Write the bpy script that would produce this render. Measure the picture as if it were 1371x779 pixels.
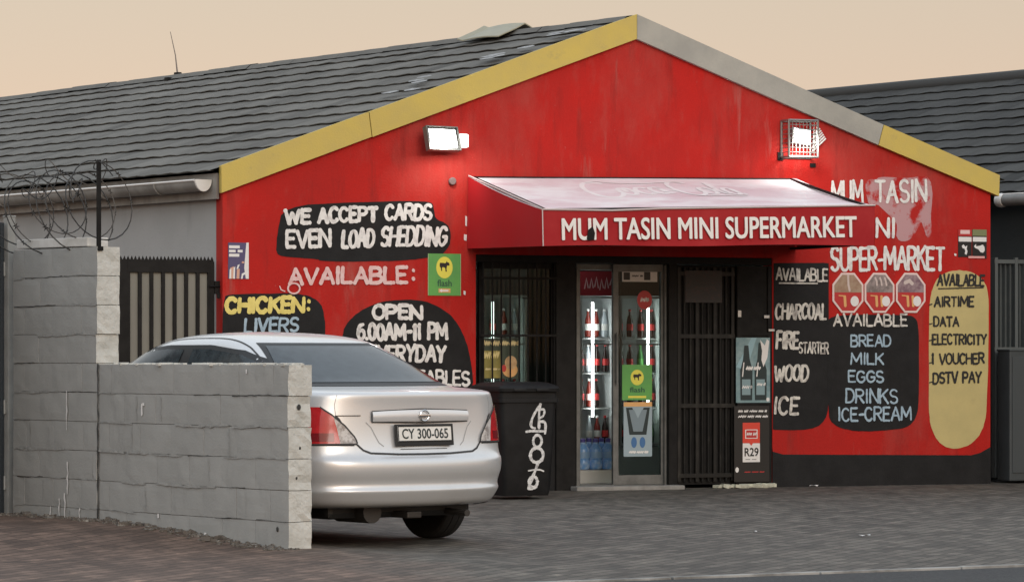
import bpy, bmesh, math, random
from mathutils import Vector, Matrix, noise
from mathutils.bvhtree import BVHTree
from math import radians as R, sin, cos, pi, hypot
random.seed(7)
scene = bpy.context.scene
COL = scene.collection
for _o in list(bpy.data.objects):
    bpy.data.objects.remove(_o)

# ------------------------------------------------------------- camera, sky, sun
EYE = 1.25                      # camera height (seen from inside a parked car)
FOC = 4400.0                    # focal length in photo pixels
CX, HZ = 685.5, 480.0           # centre column, horizon row of the photo
cam_d = bpy.data.cameras.new('camera'); cam = bpy.data.objects.new('camera', cam_d)
COL.objects.link(cam); scene.camera = cam
cam.location = (0, 0, EYE); cam.rotation_euler = (R(90), 0, 0)
cam_d.sensor_width = 36; cam_d.lens = FOC / 1371 * 36
cam_d.shift_y = (HZ - 389.5) / 1371
cam_d.clip_start = 0.5; cam_d.clip_end = 3000

SUN_EL, SUN_AZ = 24, 158        # azimuth measured from +Y clockwise: behind the camera, to the right
world = bpy.data.worlds.new('World'); scene.world = world; world.use_nodes = True
nt = world.node_tree; nt.nodes.clear()
out = nt.nodes.new('ShaderNodeOutputWorld')
sky = nt.nodes.new('ShaderNodeTexSky'); sky.sky_type = 'NISHITA'; sky.sun_disc = False
sky.sun_elevation = R(SUN_EL); sky.sun_rotation = R(SUN_AZ)
bg1 = nt.nodes.new('ShaderNodeBackground'); bg1.inputs[1].default_value = 0.05
tint = nt.nodes.new('ShaderNodeMix'); tint.data_type = 'RGBA'; tint.blend_type = 'MULTIPLY'; tint.inputs['Factor'].default_value = 1
tint.inputs['B'].default_value = (1, .75, .54, 1)                 # smoky dusk air
nt.links.new(sky.outputs[0], tint.inputs['A']); nt.links.new(tint.outputs['Result'], bg1.inputs[0])
tc = nt.nodes.new('ShaderNodeTexCoord'); sx = nt.nodes.new('ShaderNodeSeparateXYZ')
nt.links.new(tc.outputs['Generated'], sx.inputs[0])
rp = nt.nodes.new('ShaderNodeValToRGB'); cr = rp.color_ramp
cr.elements[0].position = 0.0; cr.elements[0].color = (.50, .278, .262, 1)
cr.elements[1].position = 1.0; cr.elements[1].color = (.62, .72, .86, 1)
for p_, c_ in ((.035, (.458, .268, .240, 1)), (.12, (.428, .318, .245, 1)), (.28, (.86, .87, .86, 1)), (.6, (.80, .88, .96, 1))):
    e = cr.elements.new(p_); e.color = c_
nt.links.new(sx.outputs['Z'], rp.inputs[0])
bg2 = nt.nodes.new('ShaderNodeBackground'); bg2.inputs[1].default_value = 0.86
nt.links.new(rp.outputs[0], bg2.inputs[0])
ad = nt.nodes.new('ShaderNodeAddShader')
nt.links.new(bg1.outputs[0], ad.inputs[0]); nt.links.new(bg2.outputs[0], ad.inputs[1])
nt.links.new(ad.outputs[0], out.inputs[0])

sun_d = bpy.data.lights.new('sun', 'SUN'); sun = bpy.data.objects.new('sun', sun_d); COL.objects.link(sun)
sun_d.energy = 0.65; sun_d.angle = R(28); sun_d.color = (1, .95, .88)
_az, _el = R(SUN_AZ), R(SUN_EL)
_to = Vector((sin(_az) * cos(_el), cos(_az) * cos(_el), sin(_el)))     # towards the sun
sun.rotation_euler = _to.to_track_quat('Z', 'Y').to_euler()
sun.location = (8, -10, 12)
vs = scene.view_settings
vs.view_transform = 'Standard'; vs.look = 'None'; vs.exposure = 0.2; vs.gamma = 1.0; vs.use_curve_mapping = False
scene.render.resolution_x = 1024; scene.render.resolution_y = 581
scene.cycles.use_denoising = True
scene.cycles.max_bounces = 6; scene.cycles.caustics_reflective = False; scene.cycles.caustics_refractive = False

# ------------------------------------------------------------- helpers
def ground_at(px, py):
    d = EYE * FOC / (py - HZ)
    return Vector(((px - CX) * d / FOC, d, 0))
FAC_O = Vector(((850 - CX) * 31.56 / FOC, 31.56, 0)); FAC_A = R(22)
FAC_M = Matrix.Translation(FAC_O) @ Matrix.Rotation(FAC_A, 4, 'Z'); FAC_I = FAC_M.inverted()
EYE_L = FAC_I @ Vector((0, 0, EYE))
def fac(px, py, off=0.0):
    """the point of the shop-front plane (moved 'off' metres towards the street) seen at a place in the photo"""
    d = FAC_I.to_3x3() @ Vector(((px - CX) / FOC, 1, (HZ - py) / FOC))
    k = (-off - EYE_L.y) / d.y
    p = EYE_L + d * k
    return (p.x, p.z)
def fpl(pts, off=0.0): return [fac(x, y, off) for x, y in pts]

def link(o, parent=None):
    COL.objects.link(o)
    if parent is not None: o.parent = parent
    return o
def tag(o, label=None, cat=None, group=None, kind=None):
    if label: o['label'] = label
    if cat: o['category'] = cat
    if group: o['group'] = group
    if kind: o['kind'] = kind
    return o
def empty(name, loc, rz=0.0, label=None, cat=None, group=None):
    o = bpy.data.objects.new(name, None); o.empty_display_size = .2
    link(o); o.location = loc; o.rotation_euler = (0, 0, rz)
    return tag(o, label, cat, group)
def copy_tree(o, parent=None):
    c = o.copy(); COL.objects.link(c)
    if parent is not None: c.parent = parent
    for ch in list(o.children): copy_tree(ch, c)
    return c

class MB:
    def __init__(s): s.bm = bmesh.new(); s.mats = []; s.mi = 0
    def mat(s, m):
        if m not in s.mats: s.mats.append(m)
        s.mi = s.mats.index(m); return s
    def face(s, vs_):
        try: f = s.bm.faces.new(vs_)
        except ValueError: return None
        f.material_index = s.mi; return f
    def v(s, p): return s.bm.verts.new(p)
    def box(s, a, b, M=None, bev=0.0):
        r = [(x, y, z) for x in (a[0], b[0]) for y in (a[1], b[1]) for z in (a[2], b[2])]
        vv = [s.v(M @ Vector(p) if M else p) for p in r]
        fs = [s.face([vv[i] for i in q]) for q in ((0, 1, 3, 2), (4, 6, 7, 5), (0, 4, 5, 1), (2, 3, 7, 6), (0, 2, 6, 4), (1, 5, 7, 3))]
        if bev:
            ed = list({e for f in fs for e in f.edges})
            r_ = bmesh.ops.bevel(s.bm, geom=ed, offset=bev, segments=2, affect='EDGES', profile=.6)
            for f in r_['faces']: f.material_index = s.mi
        return s
    def prism(s, pts, y0, y1):
        """polygon in (x,z) extruded along y"""
        a = [s.v((x, y0, z)) for x, z in pts]; b = [s.v((x, y1, z)) for x, z in pts]
        s.face(a); s.face(list(reversed(b))); n = len(pts)
        for i in range(n): s.face([a[i], b[i], b[(i + 1) % n], a[(i + 1) % n]])
        return s
    def sheet(s, pts, y):
        s.face([s.v((x, y, z)) for x, z in pts]); return s
    def tube(s, pts, r, n=8, cap=True):
        pts = [Vector(p) for p in pts]; rings = []
        rs = r if isinstance(r, (list, tuple)) else [r] * len(pts)
        up = None
        for i, p in enumerate(pts):
            t = (pts[min(i + 1, len(pts) - 1)] - pts[max(i - 1, 0)]).normalized()
            if up is None: up = Vector((0, 0, 1)) if abs(t.z) < .9 else Vector((1, 0, 0))
            side = t.cross(up).normalized(); up = side.cross(t).normalized()
            rings.append([s.v(p + (side * cos(2 * pi * k / n) + up * sin(2 * pi * k / n)) * rs[i]) for k in range(n)])
        for a, b in zip(rings, rings[1:]):
            for k in range(n): s.face([a[k], a[(k + 1) % n], b[(k + 1) % n], b[k]])
        if cap: s.face(list(reversed(rings[0]))); s.face(rings[-1])
        return s
    def lathe(s, prof, n=24, M=None):
        """profile (r,z) spun round z"""
        rings = []
        for r, z in prof:
            rings.append([s.v((M or Matrix()) @ Vector((r * cos(2 * pi * k / n), r * sin(2 * pi * k / n), z))) for k in range(n)])
        for a, b in zip(rings, rings[1:]):
            for k in range(n): s.face([a[k], a[(k + 1) % n], b[(k + 1) % n], b[k]])
        s.face(list(reversed(rings[0]))); s.face(rings[-1])
        return s
    def ribbon(s, poly, w, y, ws=None):
        """a painted stroke in (x,z) on the plane y"""
        P = [Vector((a, b)) for a, b in poly]
        Q = [P[0]]
        for p in P[1:]:
            if (p - Q[-1]).length > 1e-5: Q.append(p)
        if len(Q) < 2: return s
        L, Rr = [], []; n = len(Q)
        for i, p in enumerate(Q):
            d0 = (Q[i] - Q[i - 1]).normalized() if i else (Q[1] - Q[0]).normalized()
            d1 = (Q[i + 1] - Q[i]).normalized() if i < n - 1 else d0
            t = d0 + d1; t = t.normalized() if t.length > .2 else d1
            k = 1 / max(.6, t.dot(d0)); h = w * .5 * k * (ws[i] if ws else 1)
            nn = Vector((-t.y, t.x)); L.append(p + nn * h); Rr.append(p - nn * h)
        lv = [s.v((a.x, y, a.y)) for a in L]; rv = [s.v((a.x, y, a.y)) for a in Rr]
        for i in range(n - 1): s.face([lv[i], lv[i + 1], rv[i + 1], rv[i]])
        for end, sg in ((0, -1), (n - 1, 1)):
            d = ((Q[1] - Q[0]) if end == 0 else (Q[-1] - Q[-2])).normalized() * sg
            c = Q[end]; a, b = (L[end], Rr[end]); va, vb = (lv[end], rv[end])
            h = (a - c).length; m = []
            for k in range(1, 4):
                an = pi * k / 4; q = c + (a - c) * cos(an) + d * h * .8 * sin(an); m.append(s.v((q.x, y, q.y)))
            s.face([va] + m + [vb])
        return s
    def done(s, name, mat=None, parent=None, smooth=None, loc=None, rz=None, recalc=True):
        if recalc: bmesh.ops.recalc_face_normals(s.bm, faces=s.bm.faces)
        me = bpy.data.meshes.new(name); s.bm.to_mesh(me); s.bm.free()
        ms = s.mats if s.mats else [mat]
        for m in ms: me.materials.append(m)
        o = bpy.data.objects.new(name, me); link(o, parent)
        if smooth is not None:
            for p in me.polygons: p.use_smooth = True
            if smooth < 179: me.set_sharp_from_angle(angle=R(smooth))
        if loc is not None: o.location = loc
        if rz is not None: o.rotation_euler = (0, 0, rz)
        return o

def chaikin(p, n=2, closed=True):
    for _ in range(n):
        q = []
        m = len(p)
        for i in range(m if closed else m - 1):
            a, b = p[i], p[(i + 1) % m]
            q.append((a[0] * .75 + b[0] * .25, a[1] * .75 + b[1] * .25)); q.append((a[0] * .25 + b[0] * .75, a[1] * .25 + b[1] * .75))
        if not closed: q = [p[0]] + q + [p[-1]]
        p = q
    return p

# ------------------------------------------------------------- materials
def M_(name, col, rough=.6, metal=0.0, noise_scale=None, col2=None, lo=.35, hi=.65, bump=0.0, bump_scale=None, spec=.5,
       coat=0.0, emit=None, stretch=(1, 1, 1), detail=5.0, alpha=None, rough2=None):
    m = bpy.data.materials.new(name); m.use_nodes = True
    n = m.node_tree.nodes; l = m.node_tree.links; b = n['Principled BSDF']
    b.inputs['Base Color'].default_value = (*col, 1); b.inputs['Roughness'].default_value = rough
    b.inputs['Metallic'].default_value = metal; b.inputs['Specular IOR Level'].default_value = spec
    b.inputs['Coat Weight'].default_value = coat; b.inputs['Coat Roughness'].default_value = .06
    tcn = None
    if noise_scale or bump:
        tcn = n.new('ShaderNodeTexCoord'); mp = n.new('ShaderNodeMapping'); mp.inputs['Scale'].default_value = stretch
        l.new(tcn.outputs['Object'], mp.inputs[0])
    if noise_scale:
        nz = n.new('ShaderNodeTexNoise'); nz.inputs['Scale'].default_value = noise_scale; nz.inputs['Detail'].default_value = detail
        nz.inputs['Roughness'].default_value = .62
        l.new(mp.outputs[0], nz.inputs['Vector'])
        r = n.new('ShaderNodeValToRGB'); r.color_ramp.elements[0].position = lo; r.color_ramp.elements[1].position = hi
        r.color_ramp.elements[0].color = (*col, 1); r.color_ramp.elements[1].color = (*(col2 or col), 1)
        l.new(nz.outputs['Fac'], r.inputs[0]); l.new(r.outputs[0], b.inputs['Base Color'])
        if rough2 is not None:
            mr = n.new('ShaderNodeMapRange'); mr.inputs['To Min'].default_value = rough; mr.inputs['To Max'].default_value = rough2
            l.new(nz.outputs['Fac'], mr.inputs[0]); l.new(mr.outputs[0], b.inputs['Roughness'])
    if bump:
        bz = n.new('ShaderNodeTexNoise'); bz.inputs['Scale'].default_value = bump_scale or 40; bz.inputs['Detail'].default_value = 6
        l.new(mp.outputs[0], bz.inputs['Vector'])
        bp = n.new('ShaderNodeBump'); bp.inputs['Strength'].default_value = bump; bp.inputs['Distance'].default_value = .01
        l.new(bz.outputs['Fac'], bp.inputs['Height']); l.new(bp.outputs[0], b.inputs['Normal'])
    if emit:
        b.inputs['Emission Color'].default_value = (*emit[0], 1); b.inputs['Emission Strength'].default_value = emit[1]
    return m
def add_layer(m, col, scale, lo, hi, amount=1.0, stretch=(1, 1, 1), coords='Object'):
    """mix another worn colour over the base with its own noise"""
    n = m.node_tree.nodes; l = m.node_tree.links; b = n['Principled BSDF']
    src = b.inputs['Base Color'].links[0].from_socket if b.inputs['Base Color'].links else None
    t = n.new('ShaderNodeTexCoord'); mp = n.new('ShaderNodeMapping'); mp.inputs['Scale'].default_value = stretch
    mp.inputs['Location'].default_value = (3.7, 1.3, 8.1)
    l.new(t.outputs[coords], mp.inputs[0]); z = n.new('ShaderNodeTexNoise'); z.inputs['Scale'].default_value = scale; z.inputs['Detail'].default_value = 6
    z.inputs['Roughness'].default_value = .65
    l.new(mp.outputs[0], z.inputs['Vector']); mr = n.new('ShaderNodeMapRange')
    mr.inputs['From Min'].default_value = lo; mr.inputs['From Max'].default_value = hi; mr.inputs['To Max'].default_value = amount
    l.new(z.outputs['Fac'], mr.inputs[0]); mx = n.new('ShaderNodeMix'); mx.data_type = 'RGBA'
    l.new(mr.outputs[0], mx.inputs['Factor'])
    if src: l.new(src, mx.inputs['A'])
    else: mx.inputs['A'].default_value = b.inputs['Base Color'].default_value
    mx.inputs['B'].default_value = (*col, 1); l.new(mx.outputs['Result'], b.inputs['Base Color'])
    return m
def glass_mat(name, tint=(.8, .9, .88), clear=.75):
    m = bpy.data.materials.new(name); m.use_nodes = True; n = m.node_tree.nodes; l = m.node_tree.links
    n.remove(n['Principled BSDF']); o = n['Material Output']
    tr = n.new('ShaderNodeBsdfTransparent'); tr.inputs[0].default_value = (*tint, 1)
    gl = n.new('ShaderNodeBsdfGlossy'); gl.inputs['Roughness'].default_value = .03
    lw = n.new('ShaderNodeFresnel'); lw.inputs[0].default_value = 1.18
    mx = n.new('ShaderNodeMixShader'); l.new(lw.outputs[0], mx.inputs[0]); l.new(tr.outputs[0], mx.inputs[1]); l.new(gl.outputs[0], mx.inputs[2])
    l.new(mx.outputs[0], o.inputs[0]); return m

RED = M_('red_wall_paint', (.54, .018, .013), .75, noise_scale=1.1, col2=(.41, .020, .016), bump=.35, bump_scale=50, lo=.3, hi=.7, spec=.18)
add_layer(RED, (.42, .10, .08), 1.3, .48, .78, .55, (1, 1, .5)); add_layer(RED, (.44, .075, .06), 7, .55, .75, .40, (1, 1, .35)); add_layer(RED, (.42, .19, .16), 2.2, .62, .74, .50, (1.6, 1, .22)); add_layer(RED, (.46, .26, .23), 22, .70, .76, .45, (1, 1, .6)); add_layer(RED, (.20, .022, .018), 3.0, .54, .76, .65, (2.2, 1, .3))
YEL = M_('yellow_paint', (.62, .47, .10), .6, noise_scale=3, col2=(.56, .43, .115), bump=.15, bump_scale=60)
add_layer(YEL, (.33, .27, .13), 7, .62, .8, .5)
GREYBARGE = M_('weathered_grey_paint', (.42, .41, .36), .7, noise_scale=3, col2=(.34, .335, .30), bump=.15)
add_layer(GREYBARGE, (.25, .24, .2), 8, .6, .8, .5)
BLK = M_('black_wall_paint', (.013, .013, .0135), .75, noise_scale=5, col2=(.020, .020, .0205), bump=.2, bump_scale=70, spec=.25)
add_layer(BLK, (.05, .048, .046), 4, .6, .85, .5, (1, 1, .5))
CREAM = M_('cream_wall_paint', (.60, .50, .215), .65, noise_scale=4, col2=(.54, .455, .20), bump=.15, bump_scale=60)
add_layer(CREAM, (.38, .30, .14), 6, .62, .85, .4)
WHT = M_('white_brush_paint', (.84, .83, .80), .6, noise_scale=16, col2=(.56, .53, .52), lo=.46, hi=.74)
PNK = M_('pink_brush_paint', (.80, .60, .58), .6, noise_scale=14, col2=(.74, .42, .40), lo=.4, hi=.7)
PALE = M_('pale_worn_paint', (.74, .72, .66), .6, noise_scale=12, col2=(.30, .28, .26), lo=.45, hi=.66)
YLT = M_('yellow_brush_paint', (.86, .73, .22), .6, noise_scale=14, col2=(.72, .6, .16))
BLU = M_('light_blue_brush_paint', (.42, .56, .66), .6, noise_scale=14, col2=(.30, .42, .52))
DKT = M_('black_brush_paint', (.018, .018, .017), .6)
HAZP = M_('thin_grey_overpaint', (.46, .02, .016), .7, noise_scale=5, col2=(.52, .30, .31), lo=.40, hi=.50, spec=.2)
GREYW = M_('grey_wall_paint', (.40, .41, .41), .7, noise_scale=1.6, col2=(.36, .37, .37), bump=.2, bump_scale=50)
add_layer(GREYW, (.15, .155, .155), 2.5, .58, .85, .5, (1.5, 1.5, .3))
DGREYW = M_('dark_grey_wall_paint', (.085, .098, .104), .7, noise_scale=2, col2=(.07, .082, .086), bump=.2)
BLOCK = M_('painted_block', (.37, .375, .36), .8, noise_scale=3.5, col2=(.33, .335, .322), bump=.2, bump_scale=60)
add_layer(BLOCK, (.19, .192, .184), 5, .58, .85, .6, (1, 1, .4)); add_layer(BLOCK, (.34, .345, .33), 9, .62, .8, .5)
BLOCKEND = M_('pale_block_end', (.60, .60, .56), .85, noise_scale=7, col2=(.49, .49, .45), bump=.8, bump_scale=35)
add_layer(BLOCKEND, (.22, .22, .20), 11, .62, .8, .6)
TILE = M_('grey_roof_tile', (.142, .137, .124), .85, spec=.2, noise_scale=1.3, col2=(.178, .172, .155), bump=.4, bump_scale=30)
add_layer(TILE, (.095, .092, .084), 3.2, .52, .8, .7, (1, 1, 1)); add_layer(TILE, (.20, .20, .185), 9, .66, .85, .5)
TILED = M_('dark_roof_tile', (.052, .052, .050), .85, spec=.2, noise_scale=1.5, col2=(.068, .068, .064), bump=.4, bump_scale=30)
GUT = M_('gutter_grey', (.36, .355, .335), .55, noise_scale=4, col2=(.22, .215, .20), stretch=(1, 1, .3))
GUTW = M_('gutter_white', (.78, .77, .74), .5)
DARKM = M_('black_steel', (.008, .008, .008), .5, noise_scale=9, col2=(.016, .0155, .015), spec=.15)
GATEP = M_('beige_gate_panel', (.24, .235, .20), .6, noise_scale=3, col2=(.18, .175, .15), stretch=(1, 1, .25))
STEELG = M_('grey_steel_post', (.33, .34, .33), .5, noise_scale=5, col2=(.25, .26, .25))
BLUEG = M_('dark_blue_grey_panel', (.03, .037, .043), .5)
ALU = M_('aluminium_frame', (.17, .175, .17), .45, metal=.3, noise_scale=8, col2=(.11, .115, .11))
AWN = M_('red_awning_cloth', (.36, .018, .022), .7, spec=.15, noise_scale=2.5, col2=(.42, .032, .034), bump=.1, bump_scale=12)
AWNS = M_('brighter_red_awning_cloth', (.46, .016, .020), .7, spec=.15, noise_scale=2, col2=(.42, .022, .026), bump=.1, bump_scale=10)
AWNT = M_('faded_awning_top', (.76, .63, .65), .6, noise_scale=2.2, col2=(.66, .49, .52), lo=.44, hi=.72, stretch=(.8, 1.4, 1))
add_layer(AWNT, (.86, .84, .84), 2.6, .42, .62, .85, (.5, 1, 1))
INT = M_('shop_interior_paint', (.30, .33, .31), .7); INTF = M_('white_floor_tile', (.55, .55, .53), .35)
CLEAR = glass_mat('window_glass', (.50, .55, .52)); DOORG = glass_mat('door_glass', (.72, .76, .74))
TUBE = M_('fridge_tube_light', (1, 1, 1), emit=((.93, 1.0, .97), 9))
LAMP = M_('floodlight_lens', (1, 1, 1), emit=((1, 1, .96), 14))
WHITEP = M_('white_plastic', (.78, .78, .76), .4)
REDP = M_('red_print', (.50, .03, .03), .4); GRNP = M_('green_print', (.13, .42, .085), .45, noise_scale=3, col2=(.10, .33, .09))
YELP = M_('yellow_print', (.80, .74, .10), .4); DGRNP = M_('dark_green_print', (.02, .10, .05), .4)
ORGP = M_('orange_print', (.75, .42, .16), .4); BLKP = M_('black_print', (.012, .012, .012), .4)
PURP = M_('purple_print', (.075, .065, .16), .4); WHP = M_('white_print', (.80, .79, .77), .45); PEACH = M_('peach_print', (.65, .36, .26), .5)
TEALP = M_('teal_print', (.13, .24, .27), .35, noise_scale=9, col2=(.28, .40, .42)); DTEAL = M_('dark_teal_print', (.012, .03, .035), .35)

def tile_tint(m):
    """each tile has weathered a little differently: a tint stored per tile multiplies the colour"""
    n = m.node_tree.nodes; l = m.node_tree.links; b = n['Principled BSDF']; src = b.inputs['Base Color'].links[0].from_socket
    a = n.new('ShaderNodeAttribute'); a.attribute_name = 'tint'
    mx = n.new('ShaderNodeMix'); mx.data_type = 'RGBA'; mx.blend_type = 'MULTIPLY'; mx.inputs['Factor'].default_value = 1
    l.new(src, mx.inputs['A']); l.new(a.outputs['Fac'], mx.inputs['B']); l.new(mx.outputs['Result'], b.inputs['Base Color'])
tile_tint(TILE); tile_tint(TILED)
# ------------------------------------------------------------- ground, kerb, road
def flat(name, pts, z, mat):
    mb = MB(); mb.face([mb.v((p[0], p[1], z)) for p in pts]); o = mb.done(name, mat)
    return tag(o, kind='structure')
def paver_mat():
    m = M_('paving_brick', (.1, .1, .1), .75); n = m.node_tree.nodes; l = m.node_tree.links; b = n['Principled BSDF']
    t = n.new('ShaderNodeTexCoord'); mp = n.new('ShaderNodeMapping'); mp.inputs['Rotation'].default_value = (0, 0, R(-67))
    l.new(t.outputs['Object'], mp.inputs[0])
    br = n.new('ShaderNodeTexBrick'); br.inputs['Scale'].default_value = 1.0
    br.inputs['Brick Width'].default_value = .20; br.inputs['Row Height'].default_value = .10; br.inputs['Mortar Size'].default_value = .007
    br.inputs['Color1'].default_value = (.66, .66, .66, 1); br.inputs['Color2'].default_value = (1.32, 1.30, 1.27, 1); br.inputs['Mortar'].default_value = (.36, .36, .36, 1)
    l.new(mp.outputs[0], br.inputs['Vector'])
    G1, G2 = ground_at(432, 741), ground_at(640, 790)
    d = (G2 - G1).normalized(); nn = Vector((-d.y, d.x, 0))
    if nn.x > 0: nn = -nn                                   # towards the pavement on the left
    dp = n.new('ShaderNodeVectorMath'); dp.operation = 'DOT_PRODUCT'; dp.inputs[1].default_value = nn
    l.new(t.outputs['Object'], dp.inputs[0])
    nz = n.new('ShaderNodeTexNoise'); nz.inputs['Scale'].default_value = 1.6; nz.inputs['Detail'].default_value = 6; l.new(t.outputs['Object'], nz.inputs[0])
    ad_ = n.new('ShaderNodeMath'); ad_.operation = 'MULTIPLY_ADD'; ad_.inputs[1].default_value = .9; l.new(nz.outputs['Fac'], ad_.inputs[0]); l.new(dp.outputs['Value'], ad_.inputs[2])
    mr = n.new('ShaderNodeMapRange'); k = G1.dot(nn) + .45; mr.inputs['From Min'].default_value = k - .45; mr.inputs['From Max'].default_value = k + .35
    l.new(ad_.outputs[0], mr.inputs[0])
    mx = n.new('ShaderNodeMix'); mx.data_type = 'RGBA'; mx.inputs['A'].default_value = (.122, .111, .096, 1); mx.inputs['B'].default_value = (.150, .104, .082, 1)
    l.new(mr.outputs[0], mx.inputs['Factor'])
    n2 = n.new('ShaderNodeTexNoise'); n2.inputs['Scale'].default_value = 1.0; n2.inputs['Detail'].default_value = 9; n2.inputs['Roughness'].default_value = .75
    mp2 = n.new('ShaderNodeMapping'); mp2.inputs['Scale'].default_value = (2.2, 1.3, 1); l.new(t.outputs['Object'], mp2.inputs[0]); l.new(mp2.outputs[0], n2.inputs[0])
    r2 = n.new('ShaderNodeValToRGB'); r2.color_ramp.elements[0].position = .28; r2.color_ramp.elements[0].color = (.58, .58, .58, 1)
    r2.color_ramp.elements[1].position = .75; r2.color_ramp.elements[1].color = (1.36, 1.34, 1.31, 1); l.new(n2.outputs['Fac'], r2.inputs[0])
    # pale scuffs and sand lying in the joints
    n3 = n.new('ShaderNodeTexNoise'); n3.inputs['Scale'].default_value = 9.0; n3.inputs['Detail'].default_value = 8; n3.inputs['Roughness'].default_value = .8
    l.new(t.outputs['Object'], n3.inputs[0])
    r3 = n.new('ShaderNodeValToRGB'); r3.color_ramp.elements[0].position = .54; r3.color_ramp.elements[0].color = (1, 1, 1, 1)
    r3.color_ramp.elements[1].position = .74; r3.color_ramp.elements[1].color = (2.7, 2.6, 2.45, 1); l.new(n3.outputs['Fac'], r3.inputs[0])
    def mul(a, b_):
        q = n.new('ShaderNodeMix'); q.data_type = 'RGBA'; q.blend_type = 'MULTIPLY'; q.inputs['Factor'].default_value = 1
        l.new(a, q.inputs['A']); l.new(b_, q.inputs['B']); return q.outputs['Result']
    c = mul(mul(mul(mx.outputs['Result'], br.outputs['Color']), r2.outputs[0]), r3.outputs[0])
    l.new(c, b.inputs['Base Color'])
    bp = n.new('ShaderNodeBump'); bp.inputs['Strength'].default_value = .5; bp.inputs['Distance'].default_value = .012
    l.new(c, bp.inputs['Height']); l.new(bp.outputs[0], b.inputs['Normal'])
    b.inputs['Specular IOR Level'].default_value = .3
    return m
PAVE = paver_mat()
ASPH = M_('asphalt', (.040, .040, .041), .85, noise_scale=60, col2=(.075, .075, .074), bump=.6, bump_scale=90, spec=.3)
add_layer(ASPH, (.09, .088, .085), 1.3, .55, .8, .5)
KERB = M_('pale_kerb_concrete', (.36, .355, .335), .8, noise_scale=2.2, col2=(.13, .125, .115), bump=.4, lo=.42, hi=.66)
EARTH = M_('bare_ground', (.10, .09, .075), .9, noise_scale=.4, col2=(.13, .12, .10))
K0, K1 = ground_at(690, 780), ground_at(1371, 756)
kd = (K1 - K0).normalized(); kn = Vector((-kd.y, kd.x, 0))       # kn points away from the road
A_, B_ = K0 - kd * 60, K0 + kd * 60
flat('ground', [(-1500, -1500), (1500, -1500), (1500, 1500), (-1500, 1500)], -.06, EARTH)
# the low wall's line: the paving climbs a little along its left side
WD0 = 21.05; W0 = Vector(((387 - CX) * WD0 / FOC, WD0, 0)); wa = R(90 + 39); wd = Vector((cos(wa), sin(wa), 0)); wn = Vector((wd.y, -wd.x, 0))
def sstep(a, b, t): t = min(1, max(0, (t - a) / (b - a))); return t * t * (3 - 2 * t)
def ground_z(x, y):
    v = Vector((x, y, 0)) - W0; s, q = v.dot(wd), v.dot(wn)
    zl = .03 + .10 * sstep(-.1, 2.1, s) if s > 0 else .03 * sstep(-4, 0, s)
    return zl * (1 - sstep(.12, .95, q)) - .004 * sstep(.12, .95, q)
mb = MB(); SS = [-70, -20, -8, -5] + [-4 + .25 * i for i in range(41)] + [8, 12, 30, 70]; QQ = [-70, -20, -6, -3, -1] + [-.5 + .1 * i for i in range(17)] + [1.6, 3, 8, 20, 70]
g_ = [[None] * len(QQ) for _ in SS]
for i, s in enumerate(SS):
    for j, q in enumerate(QQ):
        p = W0 + wd * s + wn * q; g_[i][j] = mb.v((p.x, p.y, ground_z(p.x, p.y)))
for i in range(len(SS) - 1):
    for j in range(len(QQ) - 1): mb.face([g_[i][j], g_[i + 1][j], g_[i + 1][j + 1], g_[i][j + 1]])
bmesh.ops.bisect_plane(mb.bm, geom=mb.bm.verts[:] + mb.bm.edges[:] + mb.bm.faces[:], plane_co=K0 + kn * .02, plane_no=kn, clear_inner=True)
tag(mb.done('paved_forecourt', PAVE, smooth=180), kind='structure')
flat('asphalt_road', [A_ - kn * 30, B_ - kn * 30, B_ - kn * .02, A_ - kn * .02], -.010, ASPH)
mb = MB(); P = []
M_k = Matrix.Translation(K0) @ Matrix.Rotation(math.atan2(kd.y, kd.x), 4, 'Z')
for i in range(-30, 30):                                         # flush concrete edging, laid in one metre lengths
    j = random.uniform(-.008, .008); zt = random.uniform(.002, .007)
    mb.box((i + .006, -.025 + j * .5, -.09), (i + .994, .028 + j * .5, zt), M_k, bev=.006)
tag(mb.done('kerb', KERB), kind='structure')

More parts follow.
